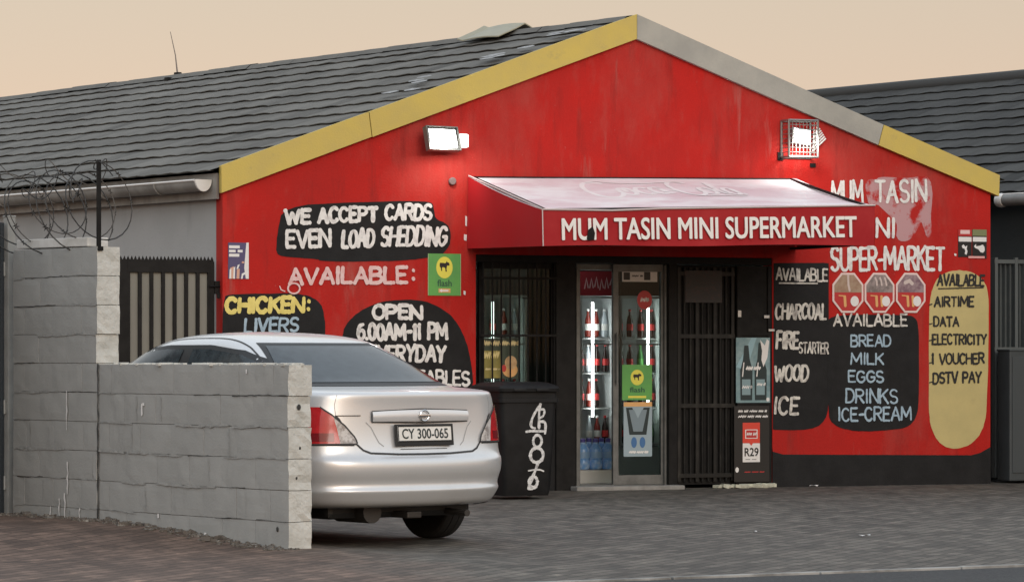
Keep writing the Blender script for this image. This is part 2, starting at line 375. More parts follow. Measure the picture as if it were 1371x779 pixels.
# ------------------------------------------------------------- tiled roof slopes
def roof_slope(name, mat, parent, E, A, d, L, n, tile=.30, seed=1, lift=.019):
    """courses of interlocking tiles between the eave line E and the ridge line A, run along d for L metres"""
    rnd = random.Random(seed); E, A, d = Vector(E), Vector(A), Vector(d).normalized()
    up = (A - E).cross(d); up = up if up.z > 0 else -up; up.normalize(); sl = (A - E) / n; mb = MB()
    m = int(L / tile * 4)
    for k in range(n):
        lo, hi = E + sl * (k - .10), E + sl * (k + 1.0)
        r0, r1, r2, r3 = [], [], [], []
        tj = 0
        for i in range(m + 1):
            if i % 4 == 0: tj = rnd.uniform(-.0035, .0035); ts = rnd.uniform(-.005, .005)
            ph = (i % 4) / 4.0
            w = .0055 * (1 if ph in (.25,) else (.55 if ph == .5 else (-.1 if ph == 0 else .1)))
            b = d * (L * i / m)
            lw = lo + sl.normalized() * (ts - .012 * (ph == .75))
            r0.append(mb.v(lw + b + sl * .13 + up * (-.005)))          # back of the hollow under the tile's lip
            r1.append(mb.v(lw + b + up * (lift * .62 + w + tj)))
            r2.append(mb.v(lw + b + up * (lift + w + tj)))
            r3.append(mb.v(hi + b + up * (w * .6)))
        for a, c in ((r0, r1), (r1, r2), (r2, r3)):
            for i in range(m): mb.face([a[i], a[i + 1], c[i + 1], c[i]])
    o = mb.done(name, mat, parent, recalc=False); at = o.data.attributes.new('tint', 'FLOAT', 'FACE'); tt = {}
    for i, p in enumerate(o.data.polygons):
        k = (i // (3 * m), (i % m) // 4)
        if k not in tt: tt[k] = rnd.uniform(.82, 1.14) * (.72 if rnd.random() < .05 else 1)
        at.data[i].value = tt[k]
    return o

# ------------------------------------------------------------- the shop building
shop = empty('supermarket_building', FAC_O, FAC_A, 'red gabled mini supermarket with hand painted adverts and grey tiled roof', 'shop')
D_L = Vector((-.2683, .9632, 0)).normalized()                   # the roof runs back along this line
tL, _ = fac(298, 400); tR, _ = fac(1326, 450)
zEL = (fac(298, 222)[1] + fac(298, 258)[1]) / 2; zER = (fac(1335, 235)[1] + fac(1335, 262)[1]) / 2
tA, zA = fac(850, 20); zAm = zA - .10
oL, _ = fac(637, 450); oR, _ = fac(1034, 450); zO = fac(835, 343)[1]
TH = .20
mb = MB()
mb.prism([(tL, -.05), (oL, -.05), (oL, zO), (oR, zO), (oR, -.05), (tR, -.05), (tR, zER), (tA, zAm), (tL, zEL)], 0, TH)
mb.done('front_wall', RED, shop)
# painted black plinth, the red above it coming down in a shallow round corner
pl = fpl([(1030, 600), (1034, 604), (1048, 608), (1300, 609), (1312, 606), (1321, 598)])
mb = MB(); mb.prism([(oR, -.04), (tR, -.04), (tR, pl[-1][1])] + list(reversed(pl[1:-1])) + [(oR, pl[0][1])], -.006, -.0002); mb.done('plinth', BLK, shop)
zP = pl[2][1]
mb = MB(); mb.prism([(tL, 0), (oL, 0), (oL, zP), (tL, zP)], -.006, -.0002); mb.done('plinth', BLK, shop)
# side and back walls follow the line of the roof
LEN = 20.0
def side_wall(t0, zt, sgn):
    mb = MB(); p0 = Vector((t0 + .03 * sgn, TH * .5, 0)); w = Vector((-D_L.y, D_L.x, 0)) * (-sgn)
    w = Vector((sgn * D_L.y, -sgn * D_L.x, 0)) * .2
    q = [p0, p0 + D_L * LEN, p0 + D_L * LEN + w, p0 + w]
    a = [mb.v((v.x, v.y, -.05)) for v in q]; b = [mb.v((v.x, v.y, zt)) for v in q]
    mb.face(a); mb.face(b)
    for i in range(4): mb.face([a[i], a[(i + 1) % 4], b[(i + 1) % 4], b[i]])
    mb.done('side_wall', GREYW, shop)
side_wall(tL, zEL - .12, 1); side_wall(tR, zER - .12, -1)
mb = MB(); e1, e2 = Vector((tL, .1, 0)) + D_L * LEN, Vector((tR, .1, 0)) + D_L * LEN
mb.face([mb.v((e1.x, e1.y, 0)), mb.v((e2.x, e2.y, 0)), mb.v((e2.x, e2.y, zER - .1)), mb.v(((e1.x + e2.x) / 2, e1.y, zA - .15)), mb.v((e1.x, e1.y, zEL - .1))])
mb.done('back_wall', GREYW, shop)
# roof slopes start just behind the barge boards
bo = -.035                                                     # front of the roof, in front of the wall
zTL, zTR = fac(295, 222)[1], fac(1335, 235)[1]; xTL, xTR = fac(295, 222)[0], fac(1335, 235)[0]
roof_slope('roof', TILE, shop, (xTL - .06, .01, zTL - .045), (tA, .01, zA - .035), D_L, LEN + .3, 13, seed=3)
roof_slope('roof', TILE, shop, (xTR + .06, .01, zTR - .045), (tA, .01, zA - .035), D_L, LEN + .3, 13, seed=4)
mb = MB(); p0 = Vector((tA, .02, zA - .035))
for i in range(46):                                            # ridge capping tiles
    a = p0 + D_L * (i * .44); b = p0 + D_L * (i * .44 + .43)
    s_ = Vector((D_L.y, -D_L.x, 0))
    jz = random.uniform(-.006, .006)
    pr = [(-.16, -.035), (-.09, .018), (0, .035), (.09, .018), (.16, -.035)]
    r0 = [mb.v(a + s_ * x + Vector((0, 0, z + jz))) for x, z in pr]; r1 = [mb.v(b + s_ * x + Vector((0, 0, z + jz + .004))) for x, z in pr]
    for k in range(4): mb.face([r0[k], r0[k + 1], r1[k + 1], r1[k]])
o = mb.done('ridge_tiles', TILE, shop); at = o.data.attributes.new('tint', 'FLOAT', 'FACE')
for i in range(len(at.data)): at.data[i].value = 1.0
# barge boards
def barge(px, mat, y=-.045, label=None):
    mb = MB(); q = fpl(px); mb.prism(q, y, .03)
    o = mb.done('bargeboard', mat, shop); 
    if label: o['label'] = label
    return o
barge([(294.5, 222), (490, 151.0), (491.5, 151.4), (495.5, 183.5), (493.5, 184.5), (295, 258.5)], YEL, label='cracked yellow bargeboard at the low left end')
barge([(492.3, 150.3), (850, 20), (850, 53), (496.5, 184.0)], YEL, y=-.048, label='yellow bargeboard rising to the ridge')
barge([(850.6, 20), (1180, 167.5), (1173, 194.5), (850.6, 53)], GREYBARGE, y=-.044, label='unpainted grey bargeboard right of the ridge')
barge([(1180.6, 167.8), (1335.5, 235), (1334.5, 263), (1173.6, 194.8)], YEL, y=-.047, label='short yellow bargeboard at the right end')
# eave gutter along the left wall: half round, stained grey, with a white lip and end cap
g0 = Vector((xTL - .135, .12, zTL - .135)); gut = None
mb = MB(); nseg = 9
sd = Vector((-D_L.y, D_L.x, 0))
rings = []
for b in (0, LEN - .5):
    rings.append([mb.v(g0 + D_L * b + sd * (.085 * cos(pi + pi * k / nseg)) + Vector((0, 0, .095 * sin(pi + pi * k / nseg)))) for k in range(nseg + 1)])
for k in range(nseg): mb.face([rings[0][k], rings[0][k + 1], rings[1][k + 1], rings[1][k]])
gut = mb.done('gutter', GUT, shop, smooth=50)
mb = MB()
for s_ in (-1, 1): mb.tube([g0 + sd * .085 * s_ + Vector((0, 0, .004)), g0 + sd * .085 * s_ + D_L * (LEN - .5) + Vector((0, 0, .004))], .011, 6)
mb.done('gutter_lip', GUTW, gut)
mb = MB(); c = [mb.v(g0 - D_L * .002 + sd * (.088 * cos(pi + pi * k / 12)) + Vector((0, 0, .012 + .11 * sin(pi + pi * k / 12)))) for k in range(13)]
c2 = [mb.v(v.co + D_L * -.02) for v in c]; mb.face(c); mb.face(c2)
for k in range(13): mb.face([c[k], c[(k + 1) % 13], c2[(k + 1) % 13], c2[k]])
mb.done('gutter_end_cap', GUTW, gut)
for b in range(0, 19, 1):
    mb = MB(); pts = [g0 + D_L * (.7 + b) + sd * (.092 * cos(pi + pi * k / 8)) + Vector((0, 0, .10 * sin(pi + pi * k / 8))) for k in range(9)]
    mb.tube(pts, .009, 5); mb.done('gutter_bracket', GUT, gut)
# fascia behind the gutter
mb = MB(); f0 = Vector((xTL - .02, .06, zTL - .30)); f1 = f0 + D_L * (LEN - .3); w = Vector((D_L.y, -D_L.x, 0)) * .03
for a, b in ((f0, f1),):
    q = [a, b, b + w, a + w]; lo = [mb.v(v) for v in q]; hi = [mb.v(v + Vector((0, 0, .235))) for v in q]
    mb.face(lo); mb.face(hi)
    for i in range(4): mb.face([lo[i], lo[(i + 1) % 4], hi[(i + 1) % 4], hi[i]])
mb.done('fascia', GUT, shop)

# ------------------------------------------------------------- shop front bays under the awning
def slab(name, px0, px1, z0, z1, y0, y1, mat, parent=shop, bev=.004):
    a, _ = fac(px0, 450, -(y0)); b, _ = fac(px1, 450, -(y0))
    mb = MB(); mb.box((a, y0, z0), (b, y1, z1), bev=bev); return mb.done(name, mat, parent)
z_sill = .80
slab('window_breast', 640, 747, -.02, z_sill, .03, .17, BLK)
slab('frame_post', 745, 771, -.02, zO, .0, .16, DARKM)
slab('frame_post', 896, 907, -.02, zO, .0, .16, DARKM)
slab('lintel_frame', 638, 1033, zO - .07, zO - .002, -.004, .15, DARKM)
win = slab('window', 640, 745, z_sill, z_sill + .05, .02, .16, DARKM)
a, b = fac(641, 400, -.06)[0], fac(744, 400, -.06)[0]
mb = MB()
for x0, x1, z0, z1 in ((a, a + .05, z_sill + .05, zO - .07), (b - .05, b, z_sill + .05, zO - .07), (a, b, zO - .13, zO - .07), ):
    mb.box((x0, .05, z0), (x1, .10, z1))
mb.done('window_frame', DARKM, win)
mb = MB(); mb.box((a + .045, .07, z_sill + .04), (b - .045, .076, zO - .12)); mb.done('window_pane', CLEAR, win)
mb = MB(); zm = fac(700, 449, 0)[1]
for i in range(9):
    x = a + .03 + (b - a - .06) * i / 8; mb.tube([(x, .015, z_sill + .02), (x, .015, zO - .06)], .008, 6)
for z in (zm, zO - .22, z_sill + .06): mb.box((a, .0, z - .011), (b, .008, z + .011))
mb.box((a + .42, .0, fac(700, 400)[1]), (a + .54, .006, fac(700, 400)[1] + .012))
mb.done('burglar_bars', DARKM, win)
# door threshold
mb = MB(); mb.box((fac(764, 655)[0], -.16, -.01), (fac(908, 655)[0], .5, .035), bev=.01)
mb.done('door_step', M_('worn_concrete', (.33, .32, .30), .8, noise_scale=6, col2=(.22, .215, .2), bump=.4), shop)
# sliding aluminium door: a closed leaf at the right and its guide jambs
def alu_leaf(px0, px1, y, label=None, glass=True):
    a = fac(px0, 500, -y)[0]; b = fac(px1, 500, -y)[0]; z0, z1 = .04, zO - .075
    mb = MB(); w = .055
    mb.box((a, y, z0), (a + w, y + .04, z1)); mb.box((b - w, y, z0), (b, y + .04, z1))
    mb.box((a + w + .001, y, z1 - .07), (b - w - .001, y + .04, z1)); mb.box((a + w + .001, y, z0), (b - w - .001, y + .04, z0 + .09))
    o = mb.done('sliding_door', ALU, shop)
    if label: o['label'] = label
    mb = MB(); mb.box((a + w - .005, y + .017, z0 + .08), (b - w + .005, y + .023, z1 - .06)); mb.done('door_pane', DOORG, o)
    mb = MB(); mb.tube([(a + .028, y - .03, 1.0), (a + .028, y - .03, 1.5)], .011, 8); mb.box((a + .02, y - .03, 1.02), (a + .036, y + .002, 1.04)); mb.box((a + .02, y - .03, 1.46), (a + .036, y + .002, 1.48))
    mb.done('door_handle', ALU, o)
    return o
alu_leaf(821, 892, .10)
for p0, p1, y in ((890, 896, .06), (897.5, 901, .03), (772, 777, .09)):
    slab('door_jamb', p0, p1, .03, zO - .075, y, y + .05, ALU)
slab('door_track', 772, 900, zO - .13, zO - .07, .16, .24, ALU)
# folded black security gate and the black steel panel beside it
gx0, gx1 = fac(908, 500)[0], fac(985, 500)[0]
sg = slab('security_gate', 907, 986, .03, zO - .08, .055, .07, DARKM)
mb = MB()
for i in range(10):
    x = gx0 + .02 + (gx1 - gx0 - .04) * i / 9
    mb.box((x - .016, .02, .06), (x + .016, .05, zO - .1)) if i % 3 == 0 else mb.tube([(x, .035, .06), (x, .035, zO - .1)], .013, 6)
for z in (.12, fac(940, 450)[1], zO - .16, fac(940, 543)[1]): mb.box((gx0, .012, z - .02), (gx1, .02, z + .02))
mb.done('gate_bars', M_('worn_black_steel', (.010, .010, .009), .45, spec=.3, noise_scale=7, col2=(.045, .042, .036), lo=.5, hi=.8, stretch=(1, 1, .6)), sg)
mb = MB(); mb.box((fac(918, 400)[0], .006, fac(918, 405)[1]), (fac(967, 400)[0], .012, fac(918, 362)[1])); mb.done('lock_plate', M_('dark_plate', (.02, .018, .018), .5, noise_scale=20, col2=(.06, .02, .018), lo=.5, hi=.8), sg)
sp = slab('steel_panel', 986, 1033, .03, zO - .08, .005, .03, DARKM)
mb = MB()
for x in (989, 1030): q = fac(x, 450)[0]; mb.box((q - .02, -.012, .05), (q + .02, .004, zO - .09))
for py in (447, 541): q = fac(1000, py)[1]; mb.box((fac(989, 450)[0], -.01, q - .015), (fac(1030, 450)[0], .003, q + .015))
mb.done('panel_frame', DARKM, sp)
mb = MB(); 
for (x, y, w, h) in ((987, 420, 5, 9), (1022, 424, 8, 4), (1028, 442, 9, 3)):
    q = fac(x, y); mb.box((q[0], -.02, q[1] - h / 140 / 2), (q[0] + w / 140, -.013, q[1] + h / 140 / 2), bev=.002)
mb.done('latch', M_('bare_latch_steel', (.55, .55, .53), .4, metal=.6), sp)

# interior: a white tiled room with a ceiling lamp of its own
iL, iR = oL - .9, oR + .9; iY = 4.6; iz = zO + .25
def quadface(name, pts, mat):
    mb = MB(); mb.face([mb.v(p) for p in pts]); return mb.done(name, mat, shop, recalc=False)
quadface('shop_floor', [(iL, TH, .03), (iR, TH, .03), (iR, iY, .03), (iL, iY, .03)], INTF)
quadface('shop_ceiling', [(iL, TH, iz), (iL, iY, iz), (iR, iY, iz), (iR, TH, iz)], INT)
quadface('inner_wall', [(iL, iY, .03), (iR, iY, .03), (iR, iY, iz), (iL, iY, iz)], INT)
quadface('inner_wall', [(iL, TH, .03), (iL, iY, .03), (iL, iY, iz), (iL, TH, iz)], INT)
quadface('inner_wall', [(iR, iY, .03), (iR, TH, .03), (iR, TH, iz), (iR, iY, iz)], INT)
mb = MB(); mb.prism([(iL, .03), (oL, .03), (oL, zO), (oR, zO), (oR, .03), (iR, .03), (iR, iz), (iL, iz)], TH + .004, TH + .02); mb.done('inner_wall', INT, shop)
# ------------------------------------------------------------- brush lettering
def arc(cx, cy, rx, ry, a0, a1, n=12):
    return [(cx + rx * cos(R(a0 + (a1 - a0) * i / n)), cy + ry * sin(R(a0 + (a1 - a0) * i / n))) for i in range(n + 1)]
O_ = arc(.5, .5, .5, .5, 95, 455, 22)
GL = {
 'A': (.82, [[(0, 0), (.5, 1)], [(.5, 1), (1, 0)], [(.2, .36), (.8, .36)]]),
 'B': (.74, [[(0, 0), (0, 1)], [(0, 1), (.45, 1)] + arc(.5, .76, .38, .24, 90, -90, 8) + [(0, .52)], [(0, .52), (.5, .52)] + arc(.55, .26, .45, .26, 90, -90, 8) + [(0, 0)]]),
 'C': (.76, [arc(.52, .5, .52, .5, 42, 318, 16)]),
 'D': (.76, [[(0, 0), (0, 1)], [(0, 1), (.35, 1)] + arc(.4, .5, .6, .5, 90, -90, 12) + [(0, 0)]]),
 'E': (.64, [[(0, 0), (0, 1)], [(0, 1), (1, 1)], [(0, .52), (.82, .52)], [(0, 0), (1, 0)]]),
 'F': (.62, [[(0, 0), (0, 1)], [(0, 1), (1, 1)], [(0, .52), (.8, .52)]]),
 'G': (.80, [arc(.52, .5, .52, .5, 42, 300, 16) + [(.98, .22), (.98, .46)], [(.98, .46), (.58, .46)]]),
 'H': (.76, [[(0, 0), (0, 1)], [(1, 0), (1, 1)], [(0, .52), (1, .52)]]),
 'I': (.20, [[(.5, 0), (.5, 1)]]),
 'K': (.74, [[(0, 0), (0, 1)], [(.95, 1), (.04, .45)], [(.3, .6), (1, 0)]]),
 'L': (.60, [[(0, 1), (0, 0)], [(0, 0), (1, 0)]]),
 'M': (1.02, [[(0, 0), (.06, 1)], [(.06, 1), (.5, .25)], [(.5, .25), (.94, 1)], [(.94, 1), (1, 0)]]),
 'N': (.78, [[(0, 0), (0, 1)], [(0, 1), (1, 0)], [(1, 0), (1, 1)]]),
 'O': (.80, [O_]),
 'P': (.70, [[(0, 0), (0, 1)], [(0, 1), (.5, 1)] + arc(.52, .74, .46, .26, 90, -90, 10) + [(0, .48)]]),
 'R': (.74, [[(0, 0), (0, 1)], [(0, 1), (.5, 1)] + arc(.52, .75, .44, .25, 90, -90, 10) + [(0, .5)], [(.42, .5), (1, 0)]]),
 'S': (.70, [arc(.5, .75, .46, .25, 30, 270, 12)[:-1] + arc(.5, .25, .48, .25, 90, -150, 12)]),
 'T': (.74, [[(0, 1), (1, 1)], [(.5, 1), (.5, 0)]]),
 'U': (.76, [[(0, 1), (0, .4)] + arc(.5, .36, .5, .36, 180, 360, 12) + [(1, 1)]]),
 'V': (.80, [[(0, 1), (.5, 0)], [(.5, 0), (1, 1)]]),
 'W': (1.05, [[(0, 1), (.25, 0)], [(.25, 0), (.5, .8)], [(.5, .8), (.75, 0)], [(.75, 0), (1, 1)]]),
 'Y': (.76, [[(0, 1), (.5, .48)], [(1, 1), (.5, .48)], [(.5, .48), (.46, 0)]]),
 '0': (.66, [O_]), '1': (.30, [[(.2, .84), (.6, 1)], [(.6, 1), (.6, 0)]]),
 '6': (.66, [[(.8, .98)] + arc(.55, .45, .53, .5, 110, 180, 6) + arc(.5, .3, .48, .3, 180, 540, 18)]),
 '3': (.6, [arc(.45, .76, .45, .24, 150, -80, 10) + arc(.45, .26, .5, .26, 80, -150, 10)]),
 '5': (.6, [[(.95, 1), (.1, 1), (.05, .56)], arc(.42, .32, .52, .32, 135, -150, 12)]),
 '.': (.08, [[(.3, .02), (.7, .04)]]), ':': (.26, [[(.75, .20), (.85, .21)], [(.75, .72), (.85, .73)]]), '-': (.42, [[(0, .46), (1, .48)]]),
}
_rl = random.Random(21)
def lettering(parent, rows, mat, y=-.0075, name='lettering', jit=.035, double=None):
    """rows of (text, x0, ytop, x1, ybottom, stroke) in photo places on the shop front, painted as brush strokes"""
    for row in rows:
        mb = MB()
        text, x0, y0, x1, y1, sw = row[:6]; slope = row[6] if len(row) > 6 else 0; lean = row[7] if len(row) > 7 else 0
        mat_r = row[8] if len(row) > 8 else None
        mb.mat(mat_r or mat)
        gap = .20; tot = 0
        for ch in text: tot += (.42 if ch == ' ' else GL[ch][0]) + gap
        tot -= gap; pen = 0; k = 0
        w = sw / 139.0
        for ch in text:
            if ch == ' ': pen += .42 + gap; continue
            cw, st = GL[ch]
            jx, jy, js, ja = (_rl.uniform(-jit, jit) for _ in range(4))
            for s_ in st:
                pts = []
                ex = (sw * .5) / max(1, (x1 - x0))
                for (u, v) in s_:
                    v2 = .04 + v * .92
                    U = (pen + cw * (u + jx * .6) + lean * (v2 - .5) + ja * v2) / tot
                    X = x0 + sw * .5 + (x1 - x0 - sw) * U
                    Y = y1 - sw * .4 - (y1 - y0 - sw * .8) * (v2 * (1 + js) + jy) + slope * (X - x0)
                    pts.append(fac(X, Y, -y))
                if len(pts) == 2:
                    a, b = pts; n_ = 6
                    bow = _rl.uniform(-.03, .03)
                    pts = [(a[0] + (b[0] - a[0]) * i / n_ - (b[1] - a[1]) * bow * sin(pi * i / n_), a[1] + (b[1] - a[1]) * i / n_ + (b[0] - a[0]) * bow * sin(pi * i / n_)) for i in range(n_ + 1)]
                ws = [1 + _rl.uniform(-.18, .16) for _ in pts]
                mb.ribbon(pts, w * _rl.uniform(.88, 1.1), y - .0005 * (k % 7), ws); k += 1
            pen += cw + gap
        o = mb.done(name, mat, parent, recalc=True)
    return o
def underline(parent, pts, mat, sw=2, y=-.0075):
    mb = MB(); q = fpl(pts); mb.ribbon(q, sw / 139, y); return mb.done('underline', mat, parent)
def panel(pts, mat, smooth=2, y=-.0035, name='painted_panel', label=None):
    q = fpl(chaikin(pts, smooth) if smooth else pts)
    q = [(a + _rl.uniform(-.003, .003), b + _rl.uniform(-.003, .003)) for a, b in q]
    mb = MB(); mb.prism(q, y, -.0004); o = mb.done(name, mat, shop)
    if label: o['label'] = label
    return o

# left of the door
pa = panel([(378, 276), (470, 271), (574, 268), (581, 276), (582, 294), (600, 299), (604, 318), (601, 331), (588, 344), (563, 346), (545, 349), (430, 351), (424, 346), (374, 344), (369, 334), (372, 310)], BLK, 2, label='black patch about card payment')
lettering(pa, [('WE', 380, 279, 418, 302, 5.2, -.02), ('ACCEPT', 424, 277, 507, 301, 5.2, -.03), ('CARDS', 514, 272, 580, 297, 4.8, 0, .10),
               ('EVEN', 382, 306, 444, 334, 5.0, -.03), ('LOAD', 457, 306, 503, 334, 4.8, -.03, .14), ('SHEDDING', 509, 302, 600, 332, 4.6, -.01, .22)], WHT)
lettering(shop, [('AVAILABLE:', 385, 357, 557, 383, 4.8, -.015)], PNK)
mb = MB(); q = fpl(arc(393, 386, 8, 7, 0, 350, 16)); mb.ribbon(q, .016, -.0112); q = fpl([(374, 383), (376, 388), (381, 390)]); mb.ribbon(q, .01, -.011); mb.done('paint_drip', PNK, shop)
pb = panel([(297.5, 397), (310, 394), (392, 392), (414, 396), (428, 404), (434, 418), (436, 450), (436, 500), (420, 512), (297.5, 512)], BLK, 2, label='black patch about chicken')
lettering(pb, [('CHICKEN:', 301, 396, 417, 421, 5.4, -.005, .06)], YLT); lettering(pb, [('LIVERS', 327, 425, 401, 447, 3.6, -.02, .08)], BLU)
pc = panel([(458, 446), (466, 430), (482, 416), (505, 405), (533, 401), (562, 401), (588, 410), (606, 424), (618, 442), (627, 465), (632, 492), (634, 524), (600, 532), (480, 530), (452, 500)], BLK, 2, label='black dome about opening hours')
lettering(pc, [('OPEN', 497, 406, 567, 429, 5.4, 0), ('6.00AM-11 PM', 477, 431, 601, 457, 4.8, .0), ('EVERYDAY', 492, 460, 598, 486, 4.6, .0, .05), ('VEGETABLES', 507, 493, 630, 516, 3.6, .015)], WHT)
# right of the door
pd = panel([(1035.5, 353), (1036, 352), (1044, 352), (1101, 352), (1109, 352), (1109.5, 353), (1109.5, 360), (1109.5, 480), (1109, 545), (1105, 562), (1094, 572), (1070, 576), (1040, 575), (1035, 574.5), (1034.5, 574), (1035, 565), (1035.5, 370)], BLK, 1, label='black strip about charcoal and ice')
lettering(pd, [('AVAILABLE', 1038, 357, 1109, 376, 2.8, .03), ('CHARCOAL', 1037, 405, 1108, 429, 3.6, 0, .10), ('FIRE', 1038, 442, 1071, 469, 4.4, 0, .1), ('STARTER', 1069, 457, 1110, 474, 2.3, .01, .05),
               ('WOOD', 1036, 487, 1084, 512, 4.0, 0, .14), ('ICE', 1035, 529, 1071, 556, 4.2, 0, .1)], PALE)
underline(pd, [(1043, 379), (1094, 379.5)], PALE, 2)
pe = panel([(1107.5, 432), (1112, 424), (1130, 421.5), (1215, 421), (1227, 426), (1230, 440), (1230, 540), (1227, 558), (1218, 570), (1200, 575), (1160, 577.5), (1130, 575), (1114, 567), (1108, 552)], BLK, 2, y=-.0045, label='black square about bread and milk')
lettering(pe, [('AVAILABLE', 1115, 419, 1216, 438, 3.0, 0)], PALE, y=-.0085)
lettering(pe, [('BREAD', 1138, 447, 1194, 465, 2.8), ('MILK', 1138, 471, 1184, 489, 2.8), ('EGGS', 1135, 495, 1184, 513, 2.8), ('DRINKS', 1131, 519, 1203, 541, 3.0), ('ICE-CREAM', 1121, 544, 1221, 565, 3.0, -.01)], BLU, y=-.0085)
pf = panel([(1244, 420), (1245, 398), (1251, 378), (1262, 366), (1282, 361), (1302, 364), (1316, 374), (1323, 388), (1324, 420), (1321.5, 540), (1318, 570), (1306, 590), (1288, 600), (1268, 600), (1253, 588), (1245, 568), (1243, 540)], CREAM, 2, label='cream capsule about airtime')
lettering(pf, [('AVAILABLE', 1254, 366, 1319, 384, 3.0, .0, .08), ('AIRTIME', 1250, 396, 1305, 412, 2.8, -.01), ('DATA', 1249, 422, 1285, 438, 3.0), ('ELECTRICITY', 1247, 446, 1322, 462, 2.8), ('1 VOUCHER', 1246, 472, 1319, 489, 2.9, -.02), ('DSTV PAY', 1248, 497, 1315, 515, 3.0, -.02)], DKT)
underline(pf, [(1256, 386.5), (1316, 385)], DKT, 1.8)
mb = MB()
for y_ in (408, 434, 456, 486, 512): mb.ribbon(fpl([(1244, y_), (1247.5, y_ - 1)]), .012, -.0075)
mb.done('tick_marks', DKT, pf)
# thin grey overpaint, then the older name in tall letters
panel([(1158, 246), (1164, 239), (1172, 241), (1180, 236), (1214, 239), (1234, 235), (1246, 240), (1249, 262), (1246, 290), (1248, 314), (1241, 320), (1237, 306), (1233, 295), (1229, 306), (1222, 318), (1210, 325), (1199, 319), (1202, 300), (1194, 292), (1182, 280), (1172, 272), (1163, 276), (1160, 262)], HAZP, 2, y=-.002, name='overpaint_patch')
lettering(shop, [('MUM', 1112, 240, 1157, 274, 3.6), ('TASIN', 1170, 239, 1242, 273, 4.4), ('MINI', 1138, 290, 1200, 321, 4.6), ('SUPER-MARKET', 1111, 329, 1266, 365, 4.6, -.006)], WHT, y=-.006)
# small drips and chips
mb = MB()
for x, y_, w, h in ((624, 296, 2.5, 14), (623, 318, 4, 9), (622, 392, 3, 6), (1279, 341, 3, 4), (603, 243, 0, 0), (1036, 612, 1, 5)):
    if w: 
        q = fpl([(x - w / 2, y_ - h / 2), (x + w / 2, y_ - h / 2 + 1), (x + w / 3, y_ + h / 2), (x - w / 2, y_ + h / 2 - 1)]); mb.sheet(q, -.003)
mb.done('paint_chips', WHP, shop)
mb = MB(); q = fac(605, 243); mb.lathe([(.035, 0), (.038, .02), (.03, .03)], 16, Matrix.Translation((q[0], 0, q[1])) @ Matrix.Rotation(R(90), 4, 'X')); mb.done('conduit_cover', M_('grey_plastic', (.20, .14, .135), .6), shop)

# ------------------------------------------------------------- type set lettering (awning, plate, posters)
def typeset(parent, text, size, mat, loc, rot=(R(90), 0, 0), sx=1.0, bold=0.0, thick=.001, name='lettering', align='LEFT', shear=0):
    cu = bpy.data.curves.new('lettering', 'FONT'); cu.body = text; cu.size = size; cu.offset = bold; cu.extrude = thick; cu.align_x = align; cu.shear = shear
    cu.resolution_u = 4
    t = bpy.data.objects.new('lettering', cu); COL.objects.link(t)
    dg = bpy.context.evaluated_depsgraph_get(); dg.update()
    me = bpy.data.meshes.new_from_object(t.evaluated_get(dg)); bpy.data.objects.remove(t); bpy.data.curves.remove(cu)
    o = bpy.data.objects.new(name, me); me.materials.clear(); me.materials.append(mat); link(o, parent)
    o.location = loc; o.rotation_euler = rot; o.scale = (sx, 1, 1); return o
def fit(o, w=None, h=None):
    xs = [v.co.x for v in o.data.vertices]; ys = [v.co.y for v in o.data.vertices]
    kx = w / (max(xs) - min(xs)) if w else 1; ky = h / (max(ys) - min(ys)) if h else kx
    x0, y0 = min(xs), min(ys)
    for v in o.data.vertices: v.co.x = (v.co.x - x0) * kx; v.co.y = (v.co.y - y0) * ky
    o.scale = (1, 1, 1); return o

# ------------------------------------------------------------- the awning
PR = 1.55                                                       # how far it reaches over the forecourt
awn = empty('shop_awning', FAC_M @ Vector((fac(830, 240)[0], 0, fac(830, 330)[1])), FAC_A, 'red wedge awning with the shop name over the entrance, its sloping top faded white', 'awning')
AO = FAC_I @ awn.location
def aw(px, py, off): t, z = fac(px, py, off); return Vector((t - AO.x, -off, z - AO.z))
Wl, Wr = aw(627, 236.5, .01), aw(1066, 239, .01); Fl, Fr = aw(726, 281, PR), aw(1171, 275.5, PR)
Bl, Br = aw(727, 329.5, PR), aw(1170.5, 328, PR); Wbl = aw(626, 333, .01); Wbr = Vector((Wr.x, -.01, Br.z))
mb = MB(); N1, N2 = 28, 8
grid = []
for i in range(N1 + 1):
    row = []
    for j in range(N2 + 1):
        a, b = i / N1, j / N2
        p = (Wl.lerp(Wr, a)).lerp(Fl.lerp(Fr, a), b)
        sag = -.022 * sin(pi * b) - .012 * sin(pi * b) * sin(a * 9) - .016 * b * math.exp(-((a - .20) / .12) ** 2)
        row.append(mb.v(p + Vector((0, 0, sag))))
    grid.append(row)
for i in range(N1):
    for j in range(N2): mb.face([grid[i][j], grid[i + 1][j], grid[i + 1][j + 1], grid[i][j + 1]])
top = mb.done('awning_top', AWNT, awn, smooth=180)
mb = MB(); vg = []
for i in range(N1 + 1):
    a = i / N1; t_ = Fl.lerp(Fr, a); b_ = Bl.lerp(Br, a); row = []
    for j in range(5):
        p = t_.lerp(b_, j / 4) + Vector((0, -.006 - .008 * sin(a * 17) * (j / 4), -.016 * math.exp(-((a - .20) / .12) ** 2) * (1 - j / 4) + (.006 * sin(a * 11) if j == 4 else 0))); row.append(mb.v(p))
    vg.append(row)
for i in range(N1):
    for j in range(4): mb.face([vg[i][j], vg[i + 1][j], vg[i + 1][j + 1], vg[i][j + 1]])
val = mb.done('valance', AWN, awn, smooth=180)
mb = MB()
